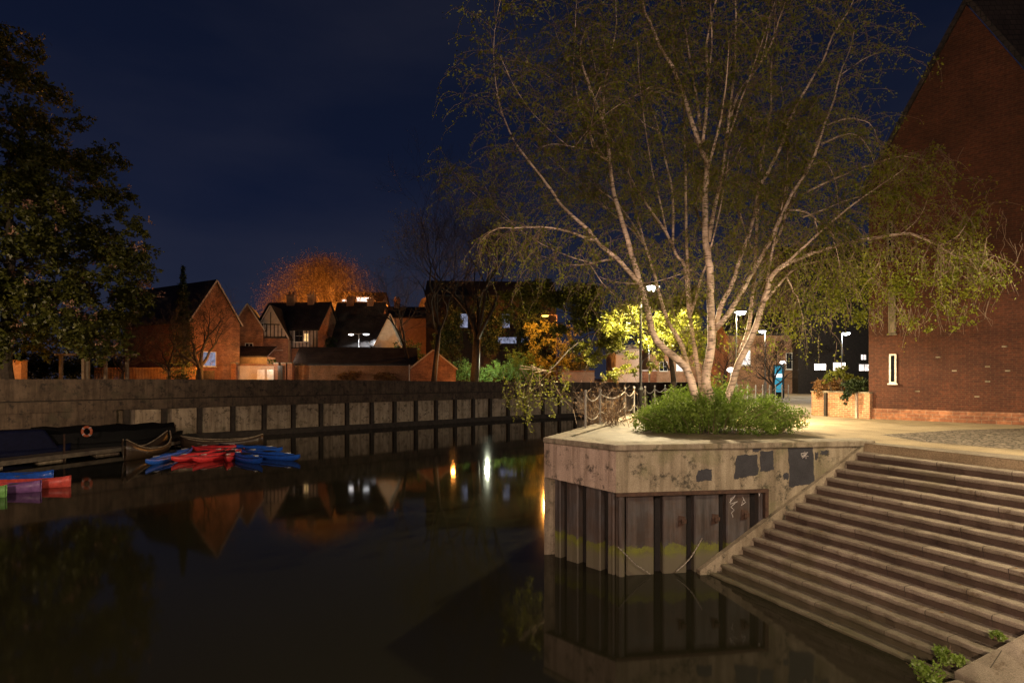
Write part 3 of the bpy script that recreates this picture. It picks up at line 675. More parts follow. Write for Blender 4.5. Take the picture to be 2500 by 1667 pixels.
T([(1775, 985), (1780, 956), (1807, 881), (1839, 814), (1861, 742), (1874, 708), (1885, 674), (1914, 648), (1966, 625), (2009, 611), (2066, 593), (2167, 576), (2218, 570), (2250, 582), (2293, 600), (2332, 626), (2384, 636)], 17.1, 15.2, .13, .015)
T([(1865, 737), (1920, 674), (1951, 651), (1994, 639), (2052, 636), (2110, 660), (2140, 720)], 16.8, 17.2, .05, .008)
T([(1807, 860), (1828, 800), (1837, 720), (1842, 653), (1848, 540), (1852, 470)], 17, 17.8, .08, .04)
T([(1748, 800), (1764, 785), (1807, 720), (1839, 661), (1868, 610), (1888, 571), (1914, 513), (1937, 467), (1971, 418), (1996, 357), (2014, 303), (2036, 243), (2050, 186), (2075, 120), (2090, 60)], 16.8, 16.8, .10, .012)
T([(1850, 650), (1880, 620), (1908, 560), (1930, 500), (1960, 430), (1985, 370), (2010, 310), (2028, 260)], 16.9, 17.9, .055, .01)
T([(2005, 353), (2050, 332), (2086, 328), (2118, 357), (2135, 400)], 16.6, 15.8, .03, .006)
T([(2020, 305), (2071, 289), (2111, 296), (2136, 318), (2150, 370)], 16.6, 17.2, .026, .006)
T([(1980, 405), (2011, 394), (2032, 421), (2046, 482), (2048, 540)], 16.7, 16, .028, .006)
T([(1957, 475), (2032, 439), (2111, 407), (2200, 382), (2260, 395)], 16.8, 15.4, .035, .006)
T([(1960, 530), (1996, 518), (2057, 493), (2146, 471), (2210, 490)], 17, 16, .03, .006)
T([(1918, 511), (1968, 518), (2004, 546), (2020, 559), (2037, 588), (2050, 650)], 16.9, 15.8, .035, .007)
T([(1920, 668), (1937, 714), (1951, 734), (1960, 794)], 16.8, 16.2, .03, .008)
T([(1990, 540), (2005, 600), (2030, 660), (2060, 700)], 16.2, 16.6, .02, .006)
T([(2050, 186), (2100, 150), (2140, 130)], 16.8, 16.0, .02, .006)
T([(2293, 600), (2340, 575), (2375, 520)], 15.4, 15.0, .02, .006)
T([(2200, 573), (2245, 530), (2270, 470)], 15.6, 16.0, .02, .006)
for k in range(74):
    sp0, sr0 = stems[rng.randrange(len(stems))]
    i = rng.randint(int(len(sp0) * .3), len(sp0) - 3); p = sp0[i]
    if p.z < 2.2 or sr0[i] < .012 or p.z > 10.5 or p.x > 2.4: continue
    d = (sp0[i + 2] - sp0[i]).normalized() + Vector((rng.gauss(0, .38), rng.gauss(0, .45), .25)); d.normalize()
    ln = rng.uniform(2.4, 5.6); pts = [p]; bend = Vector((rng.gauss(0, .05), rng.gauss(0, .05), rng.uniform(-.03, .10)))
    for j in range(9): d = (d + bend + Vector((rng.gauss(0, .06), rng.gauss(0, .06), 0))).normalized(); pts.append(pts[-1] + d * ln / 9)
    r0 = min(.045, sr0[i] * .7); stems.append((pts, [r0 + (.007 - r0) * j / 9 for j in range(10)]))
for sp, sr in stems:
    mb = MB(); mb.tube(sp, sr, 9 if sr[0] > .06 else 6); mb.build('stem' if sr[0] > .06 else 'branch', M['birch'], bt, smooth=True)
# fine drooping twigs and leaves
mb = MB(); lv = []
def twig(p, d, ln, wl, droop):
    pts = [p]; dd = d.normalized()
    for i in range(5):
        dd = (dd + Vector((rng.gauss(0, .12), rng.gauss(0, .12), -droop + rng.gauss(0, .1)))).normalized()
        pts.append(pts[-1] + dd * ln / 5)
    mb.tube(pts, [.009, .007, .006, .005, .004, .003], 3, cap=False)
    k = int(ln * wl)
    for j in range(k):
        t = rng.uniform(0.15, 1) * 5; i = min(4, int(t))
        lv.append(pts[i].lerp(pts[i + 1], t - i) + Vector((rng.gauss(0, .05), rng.gauss(0, .05), rng.gauss(0, .05))))
    return pts
for sp, sr in stems:
    L0 = sum((sp[i + 1] - sp[i]).length for i in range(len(sp) - 1))
    zmin = 2.6
    k = int(L0 * 9)
    for j in range(k):
        t = rng.uniform(0.12, 1) ** 0.8 * (len(sp) - 1); i = min(len(sp) - 2, int(t)); p = sp[i].lerp(sp[i + 1], t - i)
        if p.z < zmin or sr[i] > 0.085: continue
        d = Vector((rng.gauss(0, 1), rng.gauss(0, 1), rng.uniform(-.1, 1.0))); ax = (sp[i + 1] - sp[i]).normalized()
        d = d.normalized() + ax * 0.5
        hi = p.z > 6.5
        pts = twig(p, d, rng.uniform(.7, 1.9), 13, 0.24 if hi else 0.42)
        for c in range(2):
            q0 = pts[rng.randint(2, 5)]
            twig(q0, Vector((rng.gauss(0, 1), rng.gauss(0, 1), -0.3 if not hi else .2)), rng.uniform(.35, .9), 15, 0.4)
# dense hanging sprays seen against the brick gable
sp_c = []
for (x, y, Y, rx, rz) in ((2384, 640, 15.2, .9, 1.0), (2300, 690, 15.3, .9, .9), (2200, 690, 15.6, 1.0, .8), (2110, 680, 16, .9, 1.0), (2350, 560, 15.2, .8, .9), (2420, 680, 15.0, .5, .7), (2330, 760, 15.3, .7, .45), (2220, 780, 15.6, .7, .4), (2020, 700, 16.5, .9, 1.1), (2060, 560, 16, .9, .8), (2160, 480, 16, .9, .8), (2250, 450, 15.6, .8, .9), (1980, 760, 16.6, .8, .5), (1930, 800, 16.7, .5, .4), (2100, 770, 16, .7, .5)):
    sp_c.append((tuple(P(x, y, Y) - BO), (rx, rx, rz)))
for c, r in sp_c:
    for k in range(16):
        p0 = Vector(c) + Vector((rng.uniform(-r[0], r[0]), rng.uniform(-r[1], r[1]), r[2] * rng.uniform(.2, 1)))
        pts = [p0]
        for i in range(4): pts.append(pts[-1] + Vector((rng.gauss(0, .08), rng.gauss(0, .08), -rng.uniform(.08, .25))))
        mb.tube(pts, [.008, .007, .006, .004, .003], 3, cap=False)
mb.build('twigs', M['twig'], bt)
lc = clump_pts(sp_c, 9000, 0.8)
leaves('crown', np.concatenate([np.array([tuple(v) for v in lv]), lc]), 0.07, M['leaf_birch'], bt, droop=0.5)

# ------------------------------------------------------------------ big shrub at the foot of the birch
sc_ = thing('shrub', 'dense low green shrub around the birch stems on the quay', 'shrub', (6.2, 17.2, ZP))
cl_ = []
for k in range(60):
    a = rng.uniform(0, 2 * math.pi); rr = math.sqrt(rng.random())
    x = 2.3 * rr * math.cos(a); y = 1.5 * rr * math.sin(a); h = 1.5 * (1 - 0.62 * rr * rr) + rng.uniform(-.08, .1)
    cl_.append(((x, y, h * 0.5), (0.55, 0.5, h * 0.55)))
pts = clump_pts(cl_, 60000, 0.5); pts = pts[pts[:, 2] > 0.01]
leaves('foliage', pts, 0.062, M['leaf_shrub'], sc_, droop=0.1)
mb = MB()
for k in range(240):
    a = rng.uniform(0, 2 * math.pi); rr = math.sqrt(rng.random()); b = Vector((2.1 * rr * math.cos(a), 1.3 * rr * math.sin(a), 0.02))
    d = Vector((math.cos(a) * .5, math.sin(a) * .5, 1.0 * (1.1 - 0.6 * rr)))
    mb.tube([b, b + d * .6, b + d * 1.0 + Vector((math.cos(a) * .25, math.sin(a) * .25, -.03))], [.008, .006, .003], 3)
mb.build('stem', M['twig'], sc_)

# ------------------------------------------------------------------ chain railing along the quay edge
def railing(name, label, pts, h, post_r, m_post, chains=(0.94, 0.42), sag=0.22, close=False):
    t = thing(name, label, 'railing', (pts[0][0], pts[0][1], ZP)); o0 = Vector((pts[0][0], pts[0][1], 0))
    for x, y in pts:
        b = Vector((x, y, 0)) - o0
        mb = MB(); mb.tube([b, b + Vector((0, 0, h))], post_r, 8); mb.lathe([(post_r, 0), (post_r * 1.5, .02), (post_r * 1.5, .05), (post_r * .8, .09)], (b.x, b.y, h), 8); mb.lathe([(post_r * 2.4, 0), (post_r * 2.4, .015), (post_r, .03)], (b.x, b.y, 0), 8)
        mb.build('post', m_post, t, smooth=False)
    for i in range(len(pts) - 1):
        a = Vector((*pts[i], 0)) - o0; b = Vector((*pts[i + 1], 0)) - o0
        for ch in chains:
            cp = [a.lerp(b, k / 14) + Vector((0, 0, h * ch - 4 * sag * (k / 14) * (1 - k / 14))) for k in range(15)]
            chain(cp, 0.02, 'chain', t, M['chain'])
    return t
rl = [(1403, 1044), (1448, 1034), (1513, 1017), (1538.6, 1011), (1562, 1003.5), (1585, 997), (1606.5, 990), (1633, 983)]
rp = [G(x, y, 3.055) for x, y in rl]
kdir = kd
rp2 = []
for i, g in enumerate(rp):   # keep the posts on the kerb line
    s_ = (g.y - Lc.y) / kd.y; c = Lc + kd * s_ + kn * 0.18; rp2.append((c.x, c.y))
railing('chain_railing', 'chain railing with steel posts along the quay edge beside the bare shrub', rp2, 1.15, 0.033, M['steel'])
bk = [(wx(x, 35), 35 + (x - 1845) * .02) for x in (1815, 1845, 1871, 1898, 1921, 1948, 1975)]
railing('chain_railing', 'distant chain railing behind the shrub, near the low brick wall', bk, 1.1, 0.035, M['steel'])

# ------------------------------------------------------------------ street lamps
def street_lamp(base, head, label, lens, post_m, group, power, col, spot=150, lower=True, hr=0.2, blend=.2):
    """post with a side-mounted lantern at 'head'"""
    t = thing('street_lamp', label, 'street lamp', base, 0, group)
    h = Vector(head) - Vector(base)
    mb = MB(); mb.tube([(0, 0, 0), (0, 0, 1.1)], 0.11 if lower else .07, 10); mb.lathe([(.11, 0), (.13, .03), (.085, .12), (.06, .2)], (0, 0, 1.1), 10); mb.tube([(0, 0, 1.3), (0, 0, h.z + .12)], [0.06, 0.045], 8)
    mb.build('post', post_m, t, smooth=False)
    mb = MB(); mb.tube([(0, 0, h.z + .05), (h.x * .5, h.y * .5, h.z + .13), (h.x, h.y, h.z + .1)], .028, 6); mb.build('arm', post_m, t)
    hd = MB(); hd.lathe([(.05, .22), (hr * .6, .19), (hr * 1.15, .08), (hr * 1.15, .05)][::-1], (h.x, h.y, h.z), 14); hd = hd.build('lantern', M['iron'], t)
    gl = MB(); gl.lathe([(.03, -.16), (hr * .75, -.1), (hr, .0), (hr, .045)], (h.x, h.y, h.z), 14); gl.build('lens', lens, hd, smooth=True)
    if power:
        lamp_light((head[0], head[1], head[2] - 0.22), power, col, 0.12, spot, (head[0], head[1], head[2] - 5), blend) if spot else lamp_light((head[0], head[1], head[2] - 0.28), power, col, 0.1)
    return t
GL = 'street lamps on the plaza'
h1 = P(1594, 702, 23.2); street_lamp((wx(1564, 23.2), 23.2, ZP), h1, 'tall lamp post on the quay behind the birch, lantern glaring white between its stems', M['lens'], M['iron'], GL, 11000, (1, .79, .46), spot=162, hr=.27)
h3 = P(1808, 763, 31.3); street_lamp((wx(1797, 31.3), 31.3, ZP), h3, 'lamp post with glaring lantern seen between the right birch stems', M['lens'], M['steel'], GL, 4500, (1, .85, .6), spot=166, hr=.3)
h4 = P(2065, 814, 46); street_lamp((wx(2055, 46), 46, ZP), h4, 'distant lamp post standing in front of the dark house with lit windows', M['lens_cool'], M['steel'], GL, 1800, COOL, spot=None, hr=.32)
h5 = P(1861, 809, 46); street_lamp((wx(1868, 46), 46, ZP), h5, 'small lamp on a post above the pale lit house wall', M['lens_lo'], M['steel'], GL, 500, WARM, spot=None, hr=.28)
h2 = P(1576, 836, 79); street_lamp((wx(1585, 79), 79, 3.98), h2, 'white lamp post across the river before the pale rendered wall', M['lens_far'], M['white'], 'lamps across the river', 1900, WHITE, spot=140, hr=.26)
h6 = P(1331, 771, 79); street_lamp((wx(1360, 79), 79, 3.98), h6, 'orange sodium street lamp above the ivy across the river', M['lens_sod'], M['rust'], 'lamps across the river', 11000, SOD, spot=None, hr=.5)
h7 = P(894, 816, 77.9); tl = street_lamp((wx(876, 77.9), 77.9, 3.98), h7, 'twin-armed lamp post with one glaring head beside the white cottage', M['lens_far'], M['white'], 'lamps across the river', 1500, COOL, spot=150, hr=.45)
b7 = Vector((wx(876, 77.9), 77.9, 3.98)); d7 = P(857, 817, 77.9) - b7
mb = MB(); mb.tube([(0, 0, d7.z + .05), (d7.x * .5, 0, d7.z + .15), (d7.x, 0, d7.z + .1)], .04, 6); mb.build('arm', M['white'], tl)
hd = MB().lathe([(.4, .05), (.4, .08), (.2, .2), (.05, .24)], tuple(d7), 12).build('lantern', M['white'], tl); MB().lathe([(.03, -.1), (.3, -.04), (.36, .045)], tuple(d7), 12).build('lens', M['lens_lo'], hd)
# lamps of the near bank that light the quay, standing outside the picture
street_lamp((12.4, 8.2, ZP), (12.0, 8.6, 8.9), 'lamp post on the plaza beside the top of the steps', M['lens'], M['iron'], GL, 3400, WARM, spot=176, blend=.12)
street_lamp((-7.4, -13.4, 2.9), (-7.0, -13.0, 10.0), 'lamp post on the near bank behind the camera', M['lens'], M['iron'], GL, 23000, PINK, spot=179, blend=.04)
street_lamp((4.6, -2.6, 2.9), (4.5, -2.3, 9.6), 'lamp post on the quay behind the steps', M['lens'], M['iron'], GL, 4400, (1, .74, .58), spot=None)
# low wall light among the shrubs and a small bluish one
def wall_light(c, label, m, power, col):
    t = thing('bollard_light', label, 'light', (c.x, c.y, ZP)); h = c.z - ZP
    MB().tube([(0, 0, 0), (0, 0, h - .1)], .05, 8).build('post', M['iron'], t); MB().lathe([(.06, -.1), (.2, -.02), (.2, .08), (.08, .16)], (0, 0, h), 12).build('lens', m, t)
    lamp_light((c.x, c.y - .25, c.z), power, col, .1)
wall_light(P(1784, 904, 33), 'low white light behind the right birch stem above the shrub', M['lens'], 180, COOL)
wall_light(P(1911, 886, 44), 'small bluish light above the cyan lit panel', M['lens_lo'], 120, COOL)

# ------------------------------------------------------------------ houses
def house(name, label, o, rz, w, d, he, hr, wall, roof, front='gable', wins=(), chim=(), over=0.25, base=3.9, cat='house', rt=0.18, group=None):
    """local x along the front, y into the depth, z up from base; front face at y=0"""
    t = thing(name, label, cat, (o[0], o[1], base), rz, group); he -= base; hr -= base; x0, x1 = -w / 2, w / 2
    mb = MB()
    if front == 'gable':
        prof = [(x0, 0), (x1, 0), (x1, he), (0, hr), (x0, he)]
        mb.hexa([(x, 0, z) for x, z in prof], [(x, d, z) for x, z in prof])
    else:
        prof = [(0, 0), (d, 0), (d, he), (d / 2, hr), (0, he)]
        mb.hexa([(x0, y, z) for y, z in prof][::-1], [(x1, y, z) for y, z in prof][::-1])
    mb.build('wall', wall, t)
    mb = MB(); half = (w if front == 'gable' else d) / 2; sl = (hr - he) / half; ex = over
    for sg in (-1, 1):
        a = (half + ex); zl = hr - sl * a
        cs = [(0, hr + .02), (sg * a, zl + .02), (sg * a, zl + rt), (0, hr + rt * 1.25)]
        if front == 'gable': mb.hexa([(x, -over, z) for x, z in cs], [(x, d + over, z) for x, z in cs])
        else: mb.hexa([(x0 - over, d / 2 + y, z) for y, z in cs], [(x1 + over, d / 2 + y, z) for y, z in cs])
    rf = mb.build('roof', roof, t)
    mb = MB()
    if front == 'gable':
        for sg in (-1, 1): mb.bar((sg * (half + ex), -over - .03, hr - sl * (half + ex) + rt * .4), (0, -over - .03, hr + rt * .55), .04, .16)
        mb.build('bargeboard', M['plaster'], rf)
    else:
        mb.tube([(x0 - over, -ex - .05, hr - sl * (half + ex) + .02), (x1 + over, -ex - .05, hr - sl * (half + ex) + .02)], .06, 6); mb.tube([(x1 - .15, -.07, 0), (x1 - .15, -.07, he - .1), (x1 - .15, -ex - .05, he + .05 - sl * ex)], .045, 6); mb.build('gutter', M['iron'], rf)
    for (cx, cy, cw, ch) in chim:
        mb = MB(); z0 = (hr - (abs(cx) if front == 'gable' else abs(cy - d / 2)) * sl) - .4
        mb.box(cx - cw / 2, cy - cw / 2, z0, cx + cw / 2, cy + cw / 2, hr + ch); mb.box(cx - cw * .6, cy - cw * .6, hr + ch - .25, cx + cw * .6, cy + cw * .6, hr + ch - .1)
        for s_ in (-.25, .25): mb.lathe([(cw * .16, 0), (cw * .13, .45)], (cx + s_ * cw, cy, hr + ch), 8)
        mb.build('chimney', M['brickold'], rf)
    for wn in wins:
        window(t, *wn, base=base)
    return t
def window(t, xc, z0, w, h, pane, nx=2, nz=2, fm='frame', y=0.0, base=3.9, arch=0.0, fw=.07):
    z0 -= base; mb = MB()
    mb.box(xc - w / 2 - fw, y - .06, z0 - fw, xc - w / 2, y - .002, z0 + h + fw); mb.box(xc + w / 2, y - .06, z0 - fw, xc + w / 2 + fw, y - .002, z0 + h + fw)
    mb.box(xc - w / 2, y - .058, z0 - fw, xc + w / 2, y - .002, z0); mb.box(xc - w / 2, y - .058, z0 + h, xc + w / 2, y - .002, z0 + h + fw)
    for i in range(1, nx): xx = xc - w / 2 + w * i / nx; mb.box(xx - fw * .3, y - .05, z0, xx + fw * .3, y - .02, z0 + h)
    for i in range(1, nz): zz = z0 + h * i / nz; mb.box(xc - w / 2, y - .048, zz - fw * .25, xc + w / 2, y - .021, zz + fw * .25)
    mb.box(xc - w / 2 - fw * 1.8, y - .12, z0 - fw * 2, xc + w / 2 + fw * 1.8, y - .003, z0 - fw * 1.02)
    f = mb.build('window', M[fm] if fm in M else fm, t)
    MB().box(xc - w / 2 + .002, y - .018, z0 + .002, xc + w / 2 - .002, y - .001, z0 + h - .002).build('pane', M[pane], f)

# big brick gable on the right: plane through two picture points of its foot
PL_ = G(2121, 1022, ZP); PR_ = G(2500, 1038, ZP); fd = Vector((PR_.x - PL_.x, PR_.y - PL_.y)).normalized()
def fu(px, o=PL_, d=fd):
    k = (px - 1250) / FOC; return (k * o.y - o.x) / (d.x - k * d.y)
def fz(px, py): u = fu(px); return wz(py, PL_.y + fd.y * u)
uap = fu(2360); zap = fz(2360, 13); zel = fz(2122, 452); wB = 2 * uap
bb = thing('brick_building', 'tall dark red brick building with steep gable and slit windows', 'building', (PL_.x, PL_.y, ZP), math.atan2(fd.y, fd.x))
mb = MB(); D_ = 14
prof = [(0, -0.2), (wB + 6, -0.2), (wB + 6, zel - ZP), (wB, zel - ZP), (uap, zap - ZP), (0, zel - ZP)]
mb.hexa([(x, 0, z) for x, z in prof], [(x, D_, z) for x, z in prof]); mb.build('wall', M['brick'], bb)
mb = MB(); sl = (zap - zel) / uap
def rake(sg):
    a = uap + .15; return [(uap, zap - ZP + .02), (uap + sg * a, zap - ZP - sl * a + .02), (uap + sg * a, zap - ZP - sl * a + .3), (uap, zap - ZP + .35)]
mb.hexa([(x, -.12, z) for x, z in rake(-1)], [(x, D_, z) for x, z in rake(-1)])
c_ = rake(1); mb.hexa([(x, -.12, z) for x, z in c_], [(x + 9.5, D_ * .6, z + .0) for x, z in c_]); mb.build('roof', M['roof'], bb)
mb = MB(); mb.box(-.03, -.04, 0, wB + 6, -.001, .42); mb.build('plinth', M['brickorange'], bb)
for (xa, xb, ya, yb, pane) in ((2170, 2190, 868, 932, 'glass'), (2168, 2188, 704, 812, 'glow_dim'), (2165, 2182, 546, 634, 'glass')):
    ua, ub = fu(xa), fu(xb); zt, zb = fz(xa, ya), fz(xa, yb)
    window(bb, (ua + ub) / 2, zb, ub - ua - .14, zt - zb, pane, 1, 1 if pane == 'glass' else 4, 'frame' if ya > 850 else 'coping', base=ZP, fw=.055)
for (xa, ya) in ((2411, 895), (2411, 931), (2452, 846), (2330, 905), (2290, 872), (2460, 905), (2240, 955), (2385, 968)):
    u_ = fu(xa); z_ = fz(xa, ya) - ZP; MB().box(u_ - .07, -.012, z_ - .025, u_ + .07, -.001, z_ + .025).build('pale_speck', M['coping'], bb)  # pale efflorescence specks made as small plates
# low brick wall with planting
wl0 = G(1981, 1013, ZP); wl1 = Vector((PL_.x - .05, PL_.y - .15, ZP)); wd = Vector((wl1.x - wl0.x, wl1.y - wl0.y)); wlen = wd.length
bw = thing('garden_wall', 'low old brick wall with buttress posts beside the brick building', 'wall', (wl0.x, wl0.y, ZP), math.atan2(wd.y, wd.x))
MB().box(0, 0, -.1, wlen, .35, 1.0).build('wall', M['brickold'], bw, bevel=.01)
MB().box(-.02, -.04, 1.002, wlen, .4, 1.06).build('wall_cap', M['coping'], bw)
MB().box(wlen * .255, -.10, 0, wlen * .255 + .11, -.002, .98).build('downpipe', M['timber'], bw)
MB().box(wlen * .78, -.06, 0, wlen * .78 + .09, -.002, .99).build('joint_strip', M['plaster'], bw)
def plantmass(name, label, c, clumps, n, m, sz, rz=0, group=None, cat='plant', stems=10, droop=.1):
    t = thing(name, label, cat, c, rz, group)
    leaves('foliage', clump_pts(clumps, n, .6), sz, M[m], t, droop=droop)
    mb = MB()
    for k in range(stems):
        cc, r = clumps[k % len(clumps)]; e = Vector(cc) + Vector((rng.uniform(-r[0], r[0]), rng.uniform(-r[1], r[1]), rng.uniform(-.2, .8) * r[2])); b = Vector((cc[0] * .7, cc[1] * .7, 0))
        mb.tube([b, b.lerp(e, .5) + Vector((rng.gauss(0, .05), rng.gauss(0, .05), .05)), e], [.012, .008, .004], 4)
    mb.build('stem', M['bark'], t); return t
wa = Vector((wd.x, wd.y, 0)).normalized()
def onwall(f, z=1.06): v = Vector((wl0.x, wl0.y, ZP + z)) + wa * wlen * f + Vector((-wa.y, wa.x, 0)) * .18; return tuple(v)
plantmass('flowering_plant', 'russet brown flowering plant on top of the low brick wall', onwall(.2), [((0, 0, .25), (.5, .35, .33)), ((.45, 0, .25), (.45, .3, .3)), ((-.3, -.05, 0), (.2, .2, .45))], 2600, 'leaf_brown', .075)
plantmass('leafy_plant', 'yellow-green leafy plant standing up behind the low brick wall', onwall(.5), [((.1, .2, .75), (.45, .3, .3)), ((.6, .25, .5), (.4, .3, .22)), ((-.5, .2, .55), (.25, .2, .2))], 1100, 'leaf_lime', .1)
plantmass('dark_plant', 'dark glossy trailing plant on the wall against the brick building', onwall(.78), [((0, 0, .22), (.75, .3, .28)), ((-.6, -.2, -.15), (.22, .12, .35))], 2200, 'leaf_dark', .09)

# ---- houses across the river, left to right
ga = house('brick_house', 'orange-lit brick gable house behind the dark small trees', (wx(585, 68) - 1.5, 68 - 2.6), R(60), 6.0, 14, wz(790, 68), wz(687, 65.4), M['brickorange'], M['roof'], wins=((-0.9, wz(893, 65), 1.7, 1.55, 'glow_cool', 1, 1),))
gb = house('brick_house', 'narrow dim brick gable wedged behind the orange-lit gable', (wx(604, 72), 72), R(18), 3.6, 10, wz(800, 72), wz(744, 72), M['brickorange'], M['roof'], wins=((.2, wz(860, 72), .8, 1.1, 'glass', 2, 2),))
Yc = 74
gc = house('timber_framed_house', 'gabled house with plastered timber framing over a brick ground floor', (wx(661, Yc), Yc), R(6), 4.3, 9, wz(822, Yc), wz(748, Yc), M['plaster'], M['roof'],
    wins=((-1.25, wz(806, Yc), .62, .85, 'glass', 2, 3), (1.05, wz(853, Yc), .75, 1.1, 'glow_white', 3, 2), (-.7, wz(885, Yc), 1.0, .7, 'glass', 3, 1)))
mb = MB(); hz0 = wz(826, Yc) - 3.9
mb.box(-2.2, -.12, 0, 2.2, -.005, hz0); mb.build('ground_floor', M['brickorange'], gc)
mb = MB(); mb.box(-2.3, -.22, hz0 + .003, 2.3, -.005, hz0 + .2)
for k in range(9):
    x = -1.9 + k * .47; zt = wz(748, Yc) - 3.9 - abs(x) / 2.15 * (wz(748, Yc) - wz(822, Yc)) - .3
    z0 = hz0 + .2
    if zt > z0 + .2: mb.box(x - .05, -.06, z0, x + .05, -.004, min(zt, hz0 + 1.75))
mb.box(-1.25, -.065, hz0 + 1.75, 1.25, -.004, hz0 + 1.88); mb.box(-.05, -.06, hz0 + 1.88, .05, -.004, hz0 + 3.4); mb.build('timber_frame', M['timber'], gc)
Yd = 76
gd = house('timber_framed_house', 'long timbered house with twin chimneys and a warm lit window', (wx(700, Yd), Yd), R(-4), 8.6, 8, wz(803, Yd), wz(742, Yd + 4), M['brickorange'], M['roof'], 'eaves',
    wins=((wx(731, Yd) - wx(700, Yd), wz(834, Yd), 1.15, 1.5, 'glass', 2, 2), (wx(755, Yd) - wx(700, Yd) - .3, wz(833, Yd), .55, 1.0, 'glow_warm', 1, 2)), chim=((wx(680, 80) - wx(700, 80), 4, 1.1, 1.3), (wx(730, 80) - wx(700, 80), 4, .9, 1.3)))
mb = MB()
for k in range(18): mb.box(-4.2 + k * .49, -.06, wz(848, Yd) - 3.9, -4.1 + k * .49, -.004, wz(805, Yd) - 3.9)
mb.box(-4.3, -.2, wz(851, Yd) - 3.9, 4.3, -.003, wz(848, Yd) - 3.91); mb.build('timber_frame', M['timber'], gd)
MB().box(-4.28, -.015, wz(847.8, Yd) - 3.9, 4.28, -.0035, wz(806, Yd) - 3.9).build('plaster_panel', M['plaster'], gd)
Ye = 79.6
ge = house('long_house', 'long dark-roofed house range behind the lamp', (-22.4, Ye), R(-2), 6.8, 9, wz(842, Ye), wz(742, Ye + 4.5), M['brickorange'], M['roof'], 'eaves',
    wins=((wx(782, Ye) + 22.4 + .35, wz(851, Ye), .75, 1.35, 'glow_warm', 2, 3),), chim=((-1.6, 4.5, 1.0, .9), (1.4, 4.5, .9, .7)))
gw = house('white_cottage', 'pale rendered cottage gable with an amber lit window', (wx(950, 80), 80), R(42), 4.4, 7, wz(838, 80), wz(768, 80), M['white'], M['roof'], wins=())
f_ = MB().box(-2.27, 1.2, wz(852, 80) - 3.9, -2.21, 3.6, wz(836, 80) - 3.9)
for k in range(5): f_.box(-2.3, 1.2 + k * .6 - .04, wz(852, 80) - 3.9, -2.274, 1.2 + k * .6 + .04, wz(836, 80) - 3.9)
f_ = f_.build('window', M['timber'], gw); MB().box(-2.272, 1.24, wz(851, 80) - 3.9, -2.2711, 3.56, wz(837, 80) - 3.9).build('pane', M['glow_warm'], f_)
hh = house('far_house', 'far house with pale arched windows below the orange tree', (wx(870, 125), 125), 0, 11, 8, wz(738, 125), wz(716, 129), M['white'], M['roofred'], 'eaves',
    wins=((wx(847, 125) - wx(870, 125), wz(748, 125), 2.2, 1.5, 'glow_white', 3, 1), (wx(888, 125) - wx(870, 125), wz(745, 125), 3.0, 1.7, 'glow_white', 4, 1)))
for px, pt, lab in ((940, 741, 'small orange-lit gable beyond the dark roofs, left of the bare tree'), (1052, 722, 'small orange-lit gable just behind the thinner bare tree')):
    house('far_house', lab, (wx(px, 120), 120), R(25), 3.2, 7, wz(770, 120), wz(pt, 120), M['brickorange'], M['roofred'])
house('far_house', 'dark house roof with chimneys behind the row, right of the white cottage', (wx(1000, 100), 100), R(5), 9, 8, wz(775, 100), wz(752, 104), M['plaster'], M['roof'], 'eaves', chim=((-2.6, 4, 1.0, 1.6), (2.8, 4, .9, 1.0)))
# low outbuilding on the bank
Yo = 70
ob = house('outbuilding', 'long low brick outbuilding with dark hipped roof by the river wall', (wx(868, Yo), Yo), R(8), 14.2, 7.2, wz(888, Yo), wz(852, Yo + 3.6), M['brickold'], M['roof'], 'eaves', over=.3)
MB().box(-7.3, -.34, wz(890, Yo) - 4.02, 7.3, -.2, wz(890, Yo) - 3.88).build('gutter', M['white'], ob)
og = house('brick_outhouse', 'brick outhouse with orange-lit gable behind the thin bare trunk', (wx(1058, 68.5), 68.5), R(8), 5.4, 6.6, wz(900, 68.5), wz(856, 68.5), M['brickorange'], M['roof'], over=.2)
MB().tube([(-2.85, -.1, 0), (-2.85, -.1, wz(890, 68) - 3.9)], .06, 6).build('downpipe', M['white'], og)
# shed, garden wall and gate left of it
sh_ = thing('shed', 'yellow-lit timber shed with lean-to tiled roof', 'shed', (wx(613, 69), 69, 3.9))
MB().box(-1.9, 0, 0, 1.9, 2.5, wz(871, 69) - 3.9).build('wall', M['wood'], sh_)
MB().hexa([(-2.1, -.3, wz(872, 69) - 3.9), (2.1, -.3, wz(872, 69) - 3.9), (2.1, 2.6, wz(845, 69) - 3.9), (-2.9, 2.6, wz(845, 69) - 3.9)], [(-2.1, -.3, wz(872, 69) - 3.78), (2.1, -.3, wz(872, 69) - 3.78), (2.1, 2.6, wz(845, 69) - 3.75), (-2.9, 2.6, wz(845, 69) - 3.75)]).build('roof', M['roofred'], sh_)
MB().box(-1.2, -.05, .2, -.5, -.004, 2.4).build('door', M['oldwood'], sh_)
gwl = thing('garden_wall', 'pale rubble garden wall in front of the lit shed', 'wall', (wx(622, 66), 66, 3.9))
MB().box(-2.2, 0, 0, 2.4, .3, wz(893, 66) - 3.9).build('wall', M['beige'], gwl, bevel=.02); MB().box(-2.25, -.04, wz(893, 66) - 3.897, 2.45, .34, wz(888, 66) - 3.9).build('wall_cap', M['brickold'], gwl)
